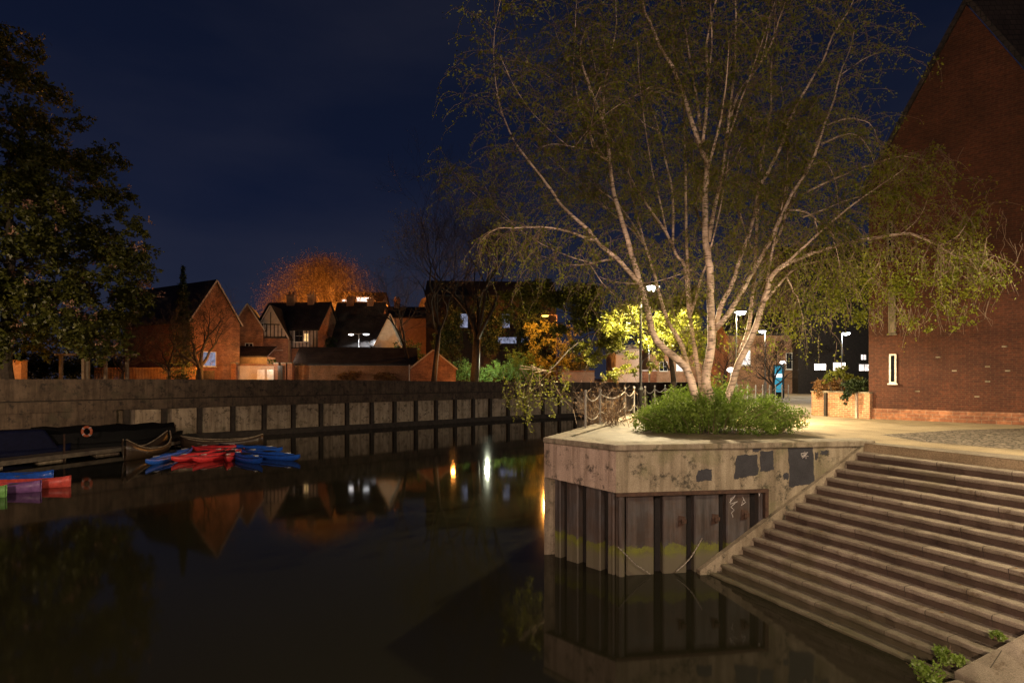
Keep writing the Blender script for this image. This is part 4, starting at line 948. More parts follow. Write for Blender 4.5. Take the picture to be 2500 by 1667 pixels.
for px in (572, 676, 694, 709):
    k = {572: 'dark gate pier at the corner of the orange gable', 676: 'brick gate pier left of the black gate', 694: 'brick gate pier right of the black gate', 709: 'pale brick gate pier against the low outbuilding'}[px]
    g_ = thing('gate_pier', k, 'pier', (wx(px, 65), 65, 3.9), 0, 'brick piers along the bank'); MB().box(-.26, -.2, 0, .26, .25, wz(888, 65) - 3.9).build('shaft', M['brickorange'], g_); MB().box(-.32, -.26, wz(888, 65) - 3.897, .32, .31, wz(885, 65) - 3.9).build('cap', M['coping'], g_)
def gate(px0, px1, py, Y, label, m, n=9, cat='gate', name='gate'):
    x0, x1 = wx(px0, Y), wx(px1, Y); h = wz(py, Y) - 3.9; t = thing(name, label, cat, (x0, Y, 3.9)); w = x1 - x0
    mb = MB(); mb.box(0, 0, .25, w, .04, .32); mb.box(0, 0, h - .12, w, .04, h - .05); mb.build('rail', m, t)
    mb = MB()
    for k in range(n): x = w * (k + .5) / n; mb.box(x - .03, -.025, .05, x + .03, -.002, h)
    mb.build('pickets', m, t)
    return t
gate(628, 646, 902, 64.6, 'white picket gate leaf before the pale garden wall', M['frame'], 8)
gate(652, 668, 902, 64.6, 'second white picket gate leaf nearer the black gate', M['frame'], 8)
gate(678, 690, 892, 64.6, 'black iron gate between two brick piers', M['iron'], 7)
gate(230, 482, 897, 62, 'orange-lit wooden picket fence under the dark trees', M['wood'], 70, 'fence', 'picket_fence')
gate(494, 524, 905, 63, 'short dark railing in front of the orange gable house', M['iron'], 12, 'fence', 'railing')
# pergola and planters on the left bank
pg = thing('pergola', 'timber pergola frame under the chestnut tree', 'pergola', (wx(149, 46), 46, 3.9)); hp = wz(868, 46) - 3.9
for px, yy in ((149, 0), (204, .2), (258, .4), (215, 2.6), (310, .6)):
    x = wx(px, 46 + yy) - wx(149, 46); MB().box(x - .1, yy - .1, 0, x + .1, yy + .1, hp).build('post', M['oldwood'], pg)
mb = MB(); mb.bar((-.5, -.02, hp + .08), (wx(310, 46) - wx(149, 46) + .4, .6, hp + .08), .12, .16); mb.build('beam', M['oldwood'], pg)
for px, lab in ((14, 'orange-lit timber planter box left of the pale trunk'), (46, 'orange-lit timber planter box right of the pale trunk')):
    p_ = thing('planter', lab, 'planter', (wx(px, 44), 44, 3.9), 0, 'timber planters on the bank'); MB().box(-.42, -.3, 0, .42, .3, wz(881, 44) - 3.9).build('box', M['wood'], p_, bevel=.02); MB().box(-.46, -.34, wz(881, 44) - 3.897, .46, .34, wz(879, 44) - 3.9).build('rim', M['wood'], p_)

# building behind the bare trees
Yg = 92
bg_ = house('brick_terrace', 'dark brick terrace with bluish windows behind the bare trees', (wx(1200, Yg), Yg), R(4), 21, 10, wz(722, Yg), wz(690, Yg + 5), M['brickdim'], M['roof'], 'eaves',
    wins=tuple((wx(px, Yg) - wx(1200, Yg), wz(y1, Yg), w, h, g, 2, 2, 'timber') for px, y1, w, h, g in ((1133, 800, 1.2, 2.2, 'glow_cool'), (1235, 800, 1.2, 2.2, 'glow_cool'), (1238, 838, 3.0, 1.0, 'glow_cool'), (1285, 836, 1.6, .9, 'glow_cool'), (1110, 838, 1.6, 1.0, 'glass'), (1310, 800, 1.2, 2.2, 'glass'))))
# buildings behind the birch
Yw = 88
wb = house('rendered_house', 'plain beige rendered house wall lit by the lamp across the river', (wx(1535, Yw), Yw), 0, 4.0, 9, wz(855, Yw), wz(852, Yw), M['beige'], M['roof'])
bx_ = thing('brick_kiosk', 'small orange brick box beside the beige wall across the river', 'kiosk', (wx(1585, 84), 84, 3.9)); MB().box(-1.1, 0, 0, 1.1, 1.5, wz(906, 84) - 3.9).build('wall', M['brickorange'], bx_); MB().box(-1.2, -.1, wz(906, 84) - 3.897, 1.2, 1.6, wz(903, 84) - 3.9).build('roof', M['white'], bx_)
ows = thing('garden_wall', 'orange-lit plaster wall under the ivy across the river', 'wall', (wx(1412, 78), 78, 3.9)); MB().box(-2.2, 0, 0, 2.2, .3, wz(908, 78) - 3.9).build('wall', M['beige'], ows); MB().box(-2.25, -.05, wz(908, 78) - 3.897, 2.25, .35, wz(904, 78) - 3.9).build('wall_cap', M['brickold'], ows)
house('brick_house', 'low brick house behind the birch stems across the river', (wx(1650, 92), 92), 0, 9, 9, wz(862, 92), wz(820, 96), M['brickold'], M['roof'], 'eaves', wins=((1.0, wz(905, 92), 1.8, 1.4, 'glow_white', 2, 2), (-2, wz(905, 92), 1.2, 1.4, 'glass', 2, 2)), base=ZP)
house('pale_house', 'pale brick house front lit warm behind the small bare tree', (wx(1880, 60), 60), R(-6), 8.5, 8, wz(815, 60), wz(770, 64), M['brickold'], M['roof'], 'eaves', wins=((2.2, wz(900, 60), 1.1, 1.6, 'glass', 2, 2), (-2.6, wz(890, 60), 1.1, 1.6, 'glow_white', 2, 2)), base=ZP)
house('dark_house', 'dark brick house with very bright ground floor windows', (wx(2060, 58), 58), R(-4), 9.0, 10, wz(660, 58), wz(600, 62), M['timber'], M['roof'], 'eaves',
    wins=tuple((wx(px, 58) - wx(2060, 58), wz(y1, 58), w, h, g, 2, 1, 'timber') for px, y1, w, h, g in ((2004, 903, 1.15, .62, 'glow_bright'), (2049, 904, 1.2, .78, 'glow_bright'), (2108, 905, 1.05, .65, 'glow_white'), (2106, 878, .5, .5, 'glow_white'))), base=ZP)
cp_ = thing('lit_panel', 'cyan backlit display panel among the bare branches', 'display panel', (wx(1902, 45), 45, ZP)); MB().box(-.42, 0, 0, .42, .2, wz(890, 45) - ZP).build('case', M['iron'], cp_)
MB().box(-.34, -.02, .5, .34, -.002, wz(893, 45) - ZP - .02).build('screen', M['cyan'], cp_); MB().box(-.34, -.024, wz(921, 45) - ZP, .34, -.021, wz(913, 45) - ZP).build('band', M['panel_white'], cp_)

# ------------------------------------------------------------------ far river wall
rw = thing('river_wall', 'long concrete river wall with dark piles and pale panels across the water', 'river wall')
def wpt(s):
    acc = 0
    for i in range(len(wall_line) - 1):
        a = Vector(wall_line[i]); b = Vector(wall_line[i + 1]); l = (b - a).length
        if s <= acc + l or i == len(wall_line) - 2:
            t = (s - acc) / l; return a.lerp(b, t), (b - a).normalized(), wall_top[i] + (wall_top[i + 1] - wall_top[i]) * min(1, t)
        acc += l
def wseg(s0, s1, z0, z1, y0, y1, name, m, step=4.0, top=False):
    k = max(1, int((s1 - s0) / step)); mb = MB()
    for i in range(k):
        a, da, ta = wpt(s0 + (s1 - s0) * i / k); b, db, tb = wpt(s0 + (s1 - s0) * (i + 1) / k); na = Vector((-da.y, da.x)); nb = Vector((-db.y, db.x))
        q4 = [a + na * y0, b + nb * y0, b + nb * y1, a + na * y1]; zt = [ta, tb, tb, ta] if top else [z1] * 4
        mb.hexa([(p.x, p.y, z0) for p in q4], [(p.x, p.y, z) for p, z in zip(q4, zt)])
    return mb.build(name, m, rw)
SL = 150
wseg(4, SL, 3.16, 0, -.06, .45, 'parapet', M['farconc'], top=True)
wseg(4, SL, 3.08, 3.157, .12, .45, 'recess', M['farpile'])
wseg(4, SL, 2.4, 3.077, .03, .5, 'beam', M['farconc'])
wseg(4, SL, -1, .42, -.12, .3, 'ledge', M['farpile'])
s0 = 12.0; k = 0
while s0 < 120:
    if s0 > 35:
        wseg(s0 + .17, s0 + 2.18, .425, 2.397, .28, .5, 'panel', M['farpanel'], 3)
        a, d, _ = wpt(s0); n = Vector((-d.y, d.x)); q4 = [a - d * .15 - n * .02, a + d * .15 - n * .02, a + d * .15 + n * .45, a - d * .15 + n * .45]
        MB().prism([(p.x, p.y) for p in q4], -1, 2.399).build('pile', M['farpile'], rw)
    s0 += 2.35
wseg(8, 34.9, .425, 2.397, .12, .5, 'panel', M['farconc'], 3)

# ------------------------------------------------------------------ boats
def hull_mesh(Ln, beam, depth, rise, n=16, deck=True, rocker=.12, sharp=1.0, thick=.025):
    """closed double-ended hull, x along, keel below the waterline z=0"""
    mb = MB(); ring = 9; k0 = 0
    for i in range(n + 1):
        t = i / n; x = (t - .5) * Ln; s_ = math.sin(math.pi * min(max(t, .004), .996)) ** (.75 * sharp)
        e = abs(2 * t - 1) ** 3; top = depth + rise * e; kz = -.12 + rocker * abs(2 * t - 1) ** 4 * 1.6
        for j in range(ring):
            a = math.pi * j / (ring - 1); yy = math.cos(a); zz = math.sin(a) ** .7
            mb.v.append((x, yy * beam / 2 * s_, top - (top - kz) * zz))
    for i in range(n):
        for j in range(ring - 1): mb.f.append((i * ring + j, i * ring + j + 1, (i + 1) * ring + j + 1, (i + 1) * ring + j))
        if deck:
            j = ring - 1; c0 = len(mb.v)
            mb.f.append((i * ring, (i + 1) * ring, (i + 1) * ring + j, i * ring + j))
    return mb
def kayak(pos, rz, m, label, group, L0=4.2, cockpit=True, tilt=0, cat='kayak'):
    t = thing(cat, label, cat, pos, rz, group); t.rotation_euler = (tilt, 0, rz)
    hull_mesh(L0, .68, .24, .16, rocker=.2, sharp=1.3).build('hull', m, t, smooth=True)
    mb = MB(); ks = []
    for i in range(9):
        tt = -1 + 2 * i / 8; ks.append((tt * L0 * .46, 0, .25 + .16 * abs(tt) ** 3 + .06 * (1 - tt * tt)))
    mb.tube(ks, [.03, .14, .22, .27, .28, .27, .22, .14, .03], 10)
    for i in range(len(mb.v)): x, y, z = mb.v[i]; mb.v[i] = (x, y, .24 + (z - .24) * .55)
    mb.build('deck', m, t, smooth=True)
    for sg in (-1, 1):
        g = [((i / 12 - .5) * L0 * .985, sg * .345 * math.sin(math.pi * min(max(i / 12, .004), .996)) ** .975, .245 + .16 * abs(i / 6 - 1) ** 3) for i in range(13)]; MB().tube(g, .02, 5).build('seam', M['cock'], t)
    if cockpit:
        mb = MB(); mb.lathe([(.0, .05), (.3, .05), (.33, .09), (.27, .10)], (0, 0, .33), 14)
        for i in range(len(mb.v)): x, y, z = mb.v[i]; mb.v[i] = (x * 1.7, y * .72, z)
        mb.build('cockpit', M['cock'], t)
    MB().box(L0 * .27, -.1, .395, L0 * .33, .1, .415).build('sticker', M['decal'], t)
    MB().box(-L0 * .33, -.1, .395, -L0 * .27, .1, .415).build('sticker', M['decal'], t)
    return t
KG = 'kayaks moored by the pontoon'
def wat(px, py): return tuple(G(px, py, 0.0))
def span(pa, pb):   # centre, angle, length from two waterline picture points
    a = G(*pa, 0.0); b = G(*pb, 0.0); return ((a + b) / 2), math.atan2((b - a).y, (b - a).x), (b - a).length
def kspan(pa, pb, *a, **k):
    c, r, l = span(pa, pb); kayak((c.x, c.y, k.pop('z', 0.0)), r, *a, L0=l, **k)
kspan((590, 1111), (733, 1126), M['blue'], 'longest blue kayak, its bow pointing right over open water', KG)

kspan((535, 1099), (690, 1108), M['blue'], 'blue kayak lying behind the longest blue one', KG, z=.03)
kspan((355, 1139), (470, 1106), M['blue'], 'dim blue canoe left of the red kayaks', KG)
kspan((468, 1104), (625, 1101), M['red'], 'long dark red kayak behind the blue kayaks', KG, z=.02)
def kend(px, py, rz, L0, m, label):
    c = G(px, py, 0); v = Vector((math.cos(rz), math.sin(rz), 0)); c = c - v * L0 / 2
    kayak((c.x, c.y, 0), rz, m, label, KG, L0=L0)
kend(641, 1134, R(-42), 4.0, M['blue'], 'short-looking blue kayak pointing at the camera, right of the red ones')
kend(418, 1131, R(-108), 4.0, M['red'], 'red kayak end-on, leftmost of the three by the blue canoe')
kend(470, 1132, R(-104), 4.0, M['red'], 'red kayak end-on in the middle of the three')
kend(553, 1131, R(-70), 4.0, M['red'], 'red kayak end-on touching the blue kayaks')
CG = 'open canoes at the pontoon'
def canoe(tip, rz, L0, m, label):
    c = G(*tip, 0.0); v = Vector((math.cos(rz), math.sin(rz), 0)); c = c - v * L0 / 2
    t = thing('canoe', label, 'canoe', (c.x, c.y, 0), rz, CG)
    mb = hull_mesh(L0, .95, .30, .17, deck=False, rocker=.05, sharp=.8); h = mb.build('hull', m, t, smooth=True); sol = h.modifiers.new('shell', 'SOLIDIFY'); sol.thickness = .03
    for x in (-.2, .25): MB().box(L0 * x - .1, -.42, .24, L0 * x + .1, .42, .28).build('seat', M['oldwood'], t)
    for sg in (-1, 1): MB().lathe([(.09, 0), (.09, .004)], (0, 0, 0), 12).build('emblem', M['decal'], t).matrix_local = Matrix.Translation((L0 * .44, sg * .155, .32)) @ Matrix.Rotation(R(90 * sg), 4, 'X') @ Matrix.Rotation(R(0), 4, 'Y')
    return t
canoe((171, 1187), R(10), 4.6, M['coral'], 'coral red canoe, its bow farthest out among the open canoes')
canoe((99, 1199), R(8), 4.6, M['purple'], 'purple canoe lying between the green and coral red ones')
canoe((14, 1213), R(8), 4.4, M['green'], 'green canoe nearest the camera at the picture edge')
canoe((128, 1172), R(4), 4.8, M['blue'], 'blue canoe beyond the coral red one')
# pontoon
pa = G(-120, 1145, .3); pb = G(440, 1079, .3); pv = (pb - pa); pr = math.atan2(pv.y, pv.x)
pt_ = thing('pontoon', 'long narrow timber pontoon on grey floats by the moored boats', 'pontoon', (pa.x, pa.y, 0), pr); Lp = pv.length
MB().box(0, 0, .30, Lp, 1.4, .40).build('deck', M['oldwood'], pt_); MB().box(0, -.05, .16, Lp, -.003, .38).build('fender_board', M['oldwood'], pt_)
for u in (1.5, 4.5, 7.5, 10.5, 13):
    if u < Lp - .5: mb = MB(); mb.tube([(u - .7, .5, .02), (u + .7, .5, .02)], .26, 12); mb.build('float', M['farpanel'], pt_, smooth=False)
for u in (5.0, Lp - .3): MB().tube([(u, .1, -.5), (u, .1, 1.5)], .05, 8).build('mooring_post', M['rust'], pt_)
# covered narrowboat with lifebuoy
c, r, l = span((118, 1114), (398, 1092)); Ln = 8.2
nb = thing('covered_boat', 'black tarpaulin-covered boat moored against the river wall', 'boat', (c.x, c.y, 0), r)
hull_mesh(Ln, 2.0, .7, .35, sharp=.5).build('hull', M['tarp'], nb, smooth=True)
mb = MB()
for i in range(13):
    x = -Ln * .46 + Ln * .9 * i / 12; w = .95 * math.sin(math.pi * min(.97, max(.06, (i + .6) / 13.2))) ** .4; h = 1.75 - .1 * (i / 12) + .06 * math.sin(i * 2.1)
    for (yy, zz) in ((-w, .68), (-w * .92, 1.3 + .05 * (i % 2)), (-w * .45, h - .1), (0, h), (w * .45, h - .12), (w * .92, 1.3), (w, .68)): mb.v.append((x, yy, zz))
for i in range(12):
    for j in range(6): mb.f.append((i * 7 + j, i * 7 + j + 1, (i + 1) * 7 + j + 1, (i + 1) * 7 + j))
mb.build('tarpaulin', M['tarp'], nb)
lbp = P(212, 1053, c.y - 2.6); lb = thing('lifebuoy', 'orange ring lifebuoy hung beside the black covered boat', 'lifebuoy', lbp, 0)
ring = [Vector((.26 * math.cos(a), 0, .26 * math.sin(a))) for a in np.linspace(0, 2 * math.pi, 25)]
MB().tube(ring, .07, 8, cap=False).build('ring', M['orange'], lb, smooth=True)
for k in range(4):
    a = R(45 + 90 * k); q_ = [Vector((.26 * math.cos(a + d), 0, .26 * math.sin(a + d))) for d in (-.12, 0, .12)]; MB().tube(q_, .076, 8).build('band', M['decal'], lb)
c, r, l = span((-60, 1132), (95, 1119)); bcv = thing('covered_boat', 'navy blue covered boat at the picture edge behind the pontoon', 'boat', (c.x, c.y, 0), r)
hull_mesh(5.5, 2.0, .6, .2, sharp=.4).build('hull', M['bluetarp'], bcv, smooth=True); mb = MB(); mb.hexa([(-2.5, -.9, .55), (2.1, -.9, .55), (2.1, .9, .55), (-2.5, .9, .55)], [(-2.3, -.6, 1.75), (1.5, -.6, 1.7), (1.5, .6, 1.7), (-2.3, .6, 1.75)]); mb.build('canopy', M['bluetarp'], bcv, bevel=.12)
# rowing boats
def rowboat(pa, pb, label, L0, rise=.75):
    c, r, l = span(pa, pb); t = thing('rowing_boat', label, 'rowing boat', (c.x, c.y, 0), r, 'wooden rowing boats')
    h = hull_mesh(L0, 1.35, .42, rise, deck=False, sharp=.7).build('hull', M['dkwood'], t, smooth=True); sol = h.modifiers.new('shell', 'SOLIDIFY'); sol.thickness = .05
    for x in (-.25, .02, .27): MB().box(L0 * x - .14, -.6, .28, L0 * x + .14, .6, .33).build('seat', M['oldwood'], t)
    for sg in (-1, 1):
        g = [((i / 10 - .5) * L0, sg * 1.37 / 2 * math.sin(math.pi * min(max(i / 10, .004), .996)) ** .525, .44 + rise * abs(i / 5 - 1) ** 3) for i in range(11)]; MB().tube(g, .035, 5).build('gunwale', M['farpanel'], t)
    return t
rowboat((285, 1130), (425, 1092), 'dark wooden rowing boat with a high curved bow at the pontoon', 5.4)
rowboat((470, 1092), (615, 1088), 'dark wooden rowing boat behind the red and blue kayaks', 5.0, .35)

# ------------------------------------------------------------------ trees across the river
# chestnut in blossom
cy = 40.0; cxp = 20; cb0 = Vector((wx(cxp, cy), cy, 3.9))
ch = thing('chestnut_tree', 'huge dark chestnut tree with pinkish blossom spikes on the far bank', 'tree', cb0)
prof = [(95, 95), (160, 120), (230, 150), (300, 205), (360, 255), (410, 300), (470, 285), (530, 335), (590, 330), (640, 395), (690, 385), (740, 355), (790, 335), (822, 300)]
cls = []
for py, ex in prof:
    z = wz(py, cy) - 3.9; rad = max(1.2, (ex - cxp) * cy / FOC - 0.6)
    nk = max(4, int(rad * 2.0))
    for k in range(nk):
        a = 2 * math.pi * (k + rng.random()) / nk; f = rng.uniform(.62, .92)
        cls.append(((rad * f * math.cos(a), rad * f * math.sin(a), z + rng.uniform(-1.3, .9)), (rng.uniform(.9, 1.8), rng.uniform(.9, 1.8), rng.uniform(.9, 1.6))))
    for k in range(int(rad * .6)):
        a = rng.uniform(0, 6.28); f = rng.uniform(.1, .55); cls.append(((rad * f * math.cos(a), rad * f * math.sin(a), z), (1.6, 1.6, 1.2)))
lp = clump_pts(cls, 95000, .6); leaves('crown', lp, .29, M['leaf_chest'], ch, droop=.25, elong=1.9)
mb = MB(); mb.tube([(0, 0, -.1), (-.15, 0, 1.5), (-.25, .1, 4), (0, .2, 9), (0, 0, 16)], [.45, .36, .34, .28, .12], 9)
for k in range(16):
    a = rng.uniform(0, 6.28); z = rng.uniform(3.5, 13); rr = 6.5 * (1 - z / 26); mb.tube([(0, .1, z), (math.cos(a) * rr * .5, math.sin(a) * rr * .5, z + 1.2), (math.cos(a) * rr, math.sin(a) * rr, z + 1.4)], [.16, .1, .03], 5)
mb.build('trunk', M['bark'], ch)
bp = []
for k in range(330):
    cc, r_ = cls[rng.randrange(len(cls))]
    if cc[2] > 11 and rng.random() < .85: continue
    dirv = Vector((cc[0], cc[1], 0)); dirv = dirv.normalized() if dirv.length else dirv
    c0 = Vector(cc) + dirv * r_[0] * .5 + Vector((rng.gauss(0, .3), rng.gauss(0, .3), r_[2] * rng.uniform(0, .7)))
    for j in range(16): h = rng.random(); bp.append(c0 + Vector((rng.gauss(0, .11 * (1.2 - h)), rng.gauss(0, .11 * (1.2 - h)), h * .5)))
leaves('blossoms', bp, .17, M['bloom'], ch)
# conifer
cf = thing('conifer_tree', 'thin dark conifer rising beside the brick gable roof', 'tree', (wx(447, 62), 62, 3.9)); hC = wz(648, 62) - 3.9
pts = []
for k in range(9000):
    t = rng.random() ** .8; z = hC * (1 - t * .9); lay = .75 + .25 * math.sin(z * 7); rr = (.1 + t * 2.3) * math.sqrt(rng.random()) * lay; a = rng.uniform(0, 6.28); pts.append((rr * math.cos(a), rr * math.sin(a), z - rr * .3))
leaves('crown', pts, .2, M['leaf_dark'], cf, droop=.3, elong=3); MB().tube([(0, 0, 0), (0, 0, hC)], [.2, .02], 7).build('trunk', M['bark'], cf)
def bare(name, label, px, Y, h, r, m='bark', lean=0, depth=5, spread=.5, up=.12, leaf=None, group=None, base=3.9, kids=(3, 4), trunk=.32, n_leaf=0, lsz=.12, shrink=.72, flat=0):
    t = thing(name, label, 'tree', (wx(px, Y), Y, base), 0, group); mb = MB(); tips = []
    tr = h * trunk; top = Vector((lean * tr, 0, tr)); mb.tube([(0, 0, -.1), top * .5 + Vector((rng.gauss(0, .08), 0, 0)), top], [r * 1.2, r, r * .85], 8)
    tb = mb.build('trunk', M[m], t, smooth=True); mb = MB()
    for k in range(5):
        a = 6.28 * (k + rng.random() * .5) / 5; d = Vector((math.cos(a) * (.6 + flat), math.sin(a) * (.6 + flat), 1.0 - flat * .6)) if k else Vector((lean, 0, 1))
        branch_tree(mb, tips, top * (1 if k < 3 else .85), d, h * (.30 if k else .36), r * .55, depth - 1, spread, up, kids, 6, .16, .007, shrink)
    mb.build('branches', M[m], t)
    if leaf:
        arr = []
        for p_, d_ in tips:
            for j in range(n_leaf): arr.append(p_ + Vector((rng.gauss(0, .25), rng.gauss(0, .25), rng.gauss(0, .25))))
        leaves('crown', arr, lsz, M[leaf], t)
    return t
TG = 'bare trees on the far bank'
bare('bare_tree', 'small dark spreading tree with slim trunk before the picket fence', 412, 58, 7.2, .16, spread=.6, group=TG, depth=6, trunk=.22, kids=(3, 3), flat=.35)
bare('bare_tree', 'dark spreading tree with thick forked trunk before the orange gable', 487, 59, 9.0, .34, lean=.05, spread=.6, group=TG, depth=6, trunk=.22, kids=(3, 3), flat=.4)
bare('bare_tree', 'small brown-twigged tree behind the pergola', 300, 56, 7.0, .13, spread=.6, group=TG, depth=5, trunk=.2, flat=.3)
bare('bare_tree', 'thinner bare tree with slightly leaning trunk before the orange-lit gable end', 1058, 65.5, 18.5, .28, lean=.10, spread=.5, group=TG, depth=6, trunk=.36, kids=(3, 4))
bare('bare_tree', 'thicker bare tree with straight trunk before the green hedge', 1158, 67.5, 20, .46, lean=.06, spread=.5, group=TG, depth=6, trunk=.30, kids=(3, 4), leaf='leaf_ivy', n_leaf=1, lsz=.16)
bare('bare_tree', 'bare tree with one long bough sweeping left over the dark roofs', 1010, 72, 13, .2, lean=-.25, spread=.55, group=TG, depth=5, trunk=.4, kids=(3, 3))
bare('bare_tree', 'low bare spreading tree before the cyan panel on the plaza', 1888, 40, 5.2, .13, spread=.6, depth=6, trunk=.2, base=ZP, kids=(3, 3), flat=.45)
bare('bare_tree', 'small twiggy tree left of the glaring lamp post behind the birch', 1770, 42, 5.5, .1, spread=.55, depth=5, trunk=.2, base=ZP, kids=(3, 3), flat=.2)
# orange lit round tree far behind the roofs
ot = thing('round_tree', 'large round tree lit orange from below beyond the dark roofs', 'tree', (wx(788, 128), 128, 3.9)); zt = wz(597, 128) - 3.9
mb = MB(); tips = []; mb.tube([(0, 0, 0), (0, 0, 9)], [.8, .6], 8); mb.build('trunk', M['twig'], ot); mb = MB()
for k in range(9):
    a = 6.28 * k / 9; d = Vector((math.cos(a) * .8, math.sin(a) * .8, 1.0)); branch_tree(mb, tips, Vector((0, 0, 8)), d, 6.6, .30, 4, .42, .10, (3, 4), 6, .12, .025, .62)
mb.build('branches', M['twig'], ot)
oc = [((0, 0, 17), (13.2, 11, 11)), ((-8, 0, 13), (6, 6, 6.5)), ((8, 0, 14), (6.5, 6, 7)), ((0, 0, 23.5), (7, 7, 5.2))]
leaves('crown', clump_pts(oc, 210000, .55), .17, M['bud'], ot)
# evergreen mound and hedges by the outbuilding
def bush(name, label, px, py, Y, rx, rz, n, m, sz, group=None, base=None, ry=None, cat='bush'):
    c = P(px, py, Y); b = 3.9 if base is None else base
    return plantmass(name, label, (c.x, c.y, b), [((rng.uniform(-.5, .5) * rx, rng.uniform(-.3, .3) * rx, (c.z - b) * rng.uniform(.45, 1)), (rx * rng.uniform(.35, .6), (ry or rx) * .5, rz * rng.uniform(.4, .6))) for k in range(10)], n, m, sz, 0, group, cat)
bush('bush', 'round dark green evergreen bush right of the white cottage', 1010, 838, 78, 3.4, 3.0, 5000, 'leaf_hedge', .2)
bush('bush', 'dim dark shrub on the roofline left of the lamp', 800, 830, 79, 2.2, 2.6, 3000, 'leaf_dark', .2)
bush('bush', 'low dark flowering shrub along the outbuilding wall', 850, 912, 67.5, 2.2, .9, 2600, 'leaf_brown', .14)
bush('bush', 'low dark shrub against the outbuilding, nearer its gable end', 940, 913, 67.8, 2.0, .8, 2200, 'leaf_brown', .14)
bush('bush', 'dark clipped bushes at the foot of the forked tree', 440, 918, 57, 1.5, .5, 1500, 'leaf_dark', .12)
bush('bush', 'dark green bush between the lit shed and the brick house', 664, 880, 68, .9, 1.0, 1100, 'leaf_hedge', .13)
for px_, py_, rx_, rz_, lb_ in ((1095, 775, 3.0, 5.0, 'tall dark bush between the bare tree trunks before the dark terrace'), (1190, 735, 3.4, 4.2, 'dark bushy tree top before the upper windows of the dark terrace'), (1300, 770, 3.6, 5.5, 'dark bushy tree above the ivy at the end of the dark terrace')):
    bush('bush', lb_, px_, py_, 87, rx_, rz_, 7000, 'leaf_dark', .26)
hd_ = plantmass('hedge', 'bright green hedge behind the thick bare trunk', (wx(1205, 73), 73, 3.9), [((x, 0, 1.4 + .5 * math.sin(x * 1.1)), (1.4, 1.0, 1.5)) for x in np.arange(-5, 5.5, 1.0)], 11000, 'leaf_hedge', .16, cat='hedge')
plantmass('hedge', 'dark high hedge at the back of the left bank behind the picket fence', (wx(150, 80), 80, 3.9), [((x, rng.uniform(-.5, .5), 2.2), (2.2, 1.2, 2.6 + rng.uniform(-.4, .5))) for x in np.arange(-20, 15, 2.0)], 30000, 'leaf_dark', .32, cat='hedge')
iv = plantmass('ivy_tree', 'ivy-clad tree glowing yellow-orange under the sodium lamp', (wx(1335, 82), 83.2, 3.9), [((rng.uniform(-2.6, 4.2), rng.uniform(-.6, .6), rng.uniform(.8, 8.6)), (1.2, .8, 1.2)) for k in range(34)], 14000, 'leaf_ivy', .2, cat='tree', droop=.4)
bush('bush', 'orange-lit bush above the plaster wall under the sodium lamp', 1410, 870, 81, 3.0, 3.0, 4200, 'leaf_ivy', .2)
bush('bush', 'green bush behind the hedge below the bluish windows', 1265, 868, 78, 2.8, 2.2, 3600, 'leaf_hedge', .18)
# leafy riverside tree lit by the lamp behind the birch
lt = thing('lime_tree', 'leafy riverside tree glowing yellow-green around the quay lamp', 'tree', (wx(1640, 28.5), 28.5, ZP)); LO = Vector((wx(1640, 28.5), 28.5, ZP))
lcl = []
for (x, y, Y, rx, rz, k) in ((1500, 770, 25.6, 1.2, .9, 5), (1560, 830, 25.2, .8, .7, 3), (1650, 800, 26, .9, 1.3, 9), (1690, 740, 26.3, .8, .8, 6), (1620, 740, 26.5, .8, .6, 5), (1570, 760, 25.5, .6, .6, 4), (1495, 835, 27, 1.0, .9, 4), (1420, 755, 29, 1.2, 1.0, 4), (1250, 760, 30, 1.0, .8, 2), (1320, 715, 30, 1.8, .6, 4), (1400, 735, 30, 1.5, .8, 4), (1360, 790, 30, 1.0, .7, 2), (1465, 885, 26.5, .9, .5, 3), (1440, 800, 27, 1.0, .9, 4), (1540, 890, 25.5, .7, .4, 3), (1600, 860, 25.5, .6, .6, 3), (1430, 710, 30, 1.4, .6, 3), (1700, 850, 27, .6, .8, 5)):
    for j in range(k): lcl.append((tuple(P(x + rng.gauss(0, 22), y + rng.gauss(0, 22), Y + rng.gauss(0, .8)) - LO), (rx * .62, rx * .62, rz * .6)))
leaves('crown', clump_pts(lcl, 62000, .8), .105, M['leaf_lime'], lt, droop=.35)
mb = MB(); mb.tube([(0, 0, 0), (.1, 0, 1.5), (-.1, .1, 3.2)], [.17, .13, .1], 8)
def tp(x, y, Y): return P(x, y, Y) - LO
mb.tube([Vector((-.1, .1, 2.0)), tp(1580, 795, 27), tp(1500, 805, 27), tp(1437, 817, 26.5), tp(1388, 855, 25.5), tp(1350, 898, 24), tp(1320, 915, 22.5)], [.05, .045, .04, .034, .028, .02, .012], 6)
for c, r_ in lcl[::2]:
    a = Vector((-.1, .1, 3.0)); b = Vector(c); mb.tube([a, a.lerp(b, .5) + Vector((0, 0, .4)), b, b + Vector((rng.gauss(0, .4), rng.gauss(0, .4), -.6))], [.05, .03, .016, .006], 4)
mb.build('trunk', M['bark'], lt)
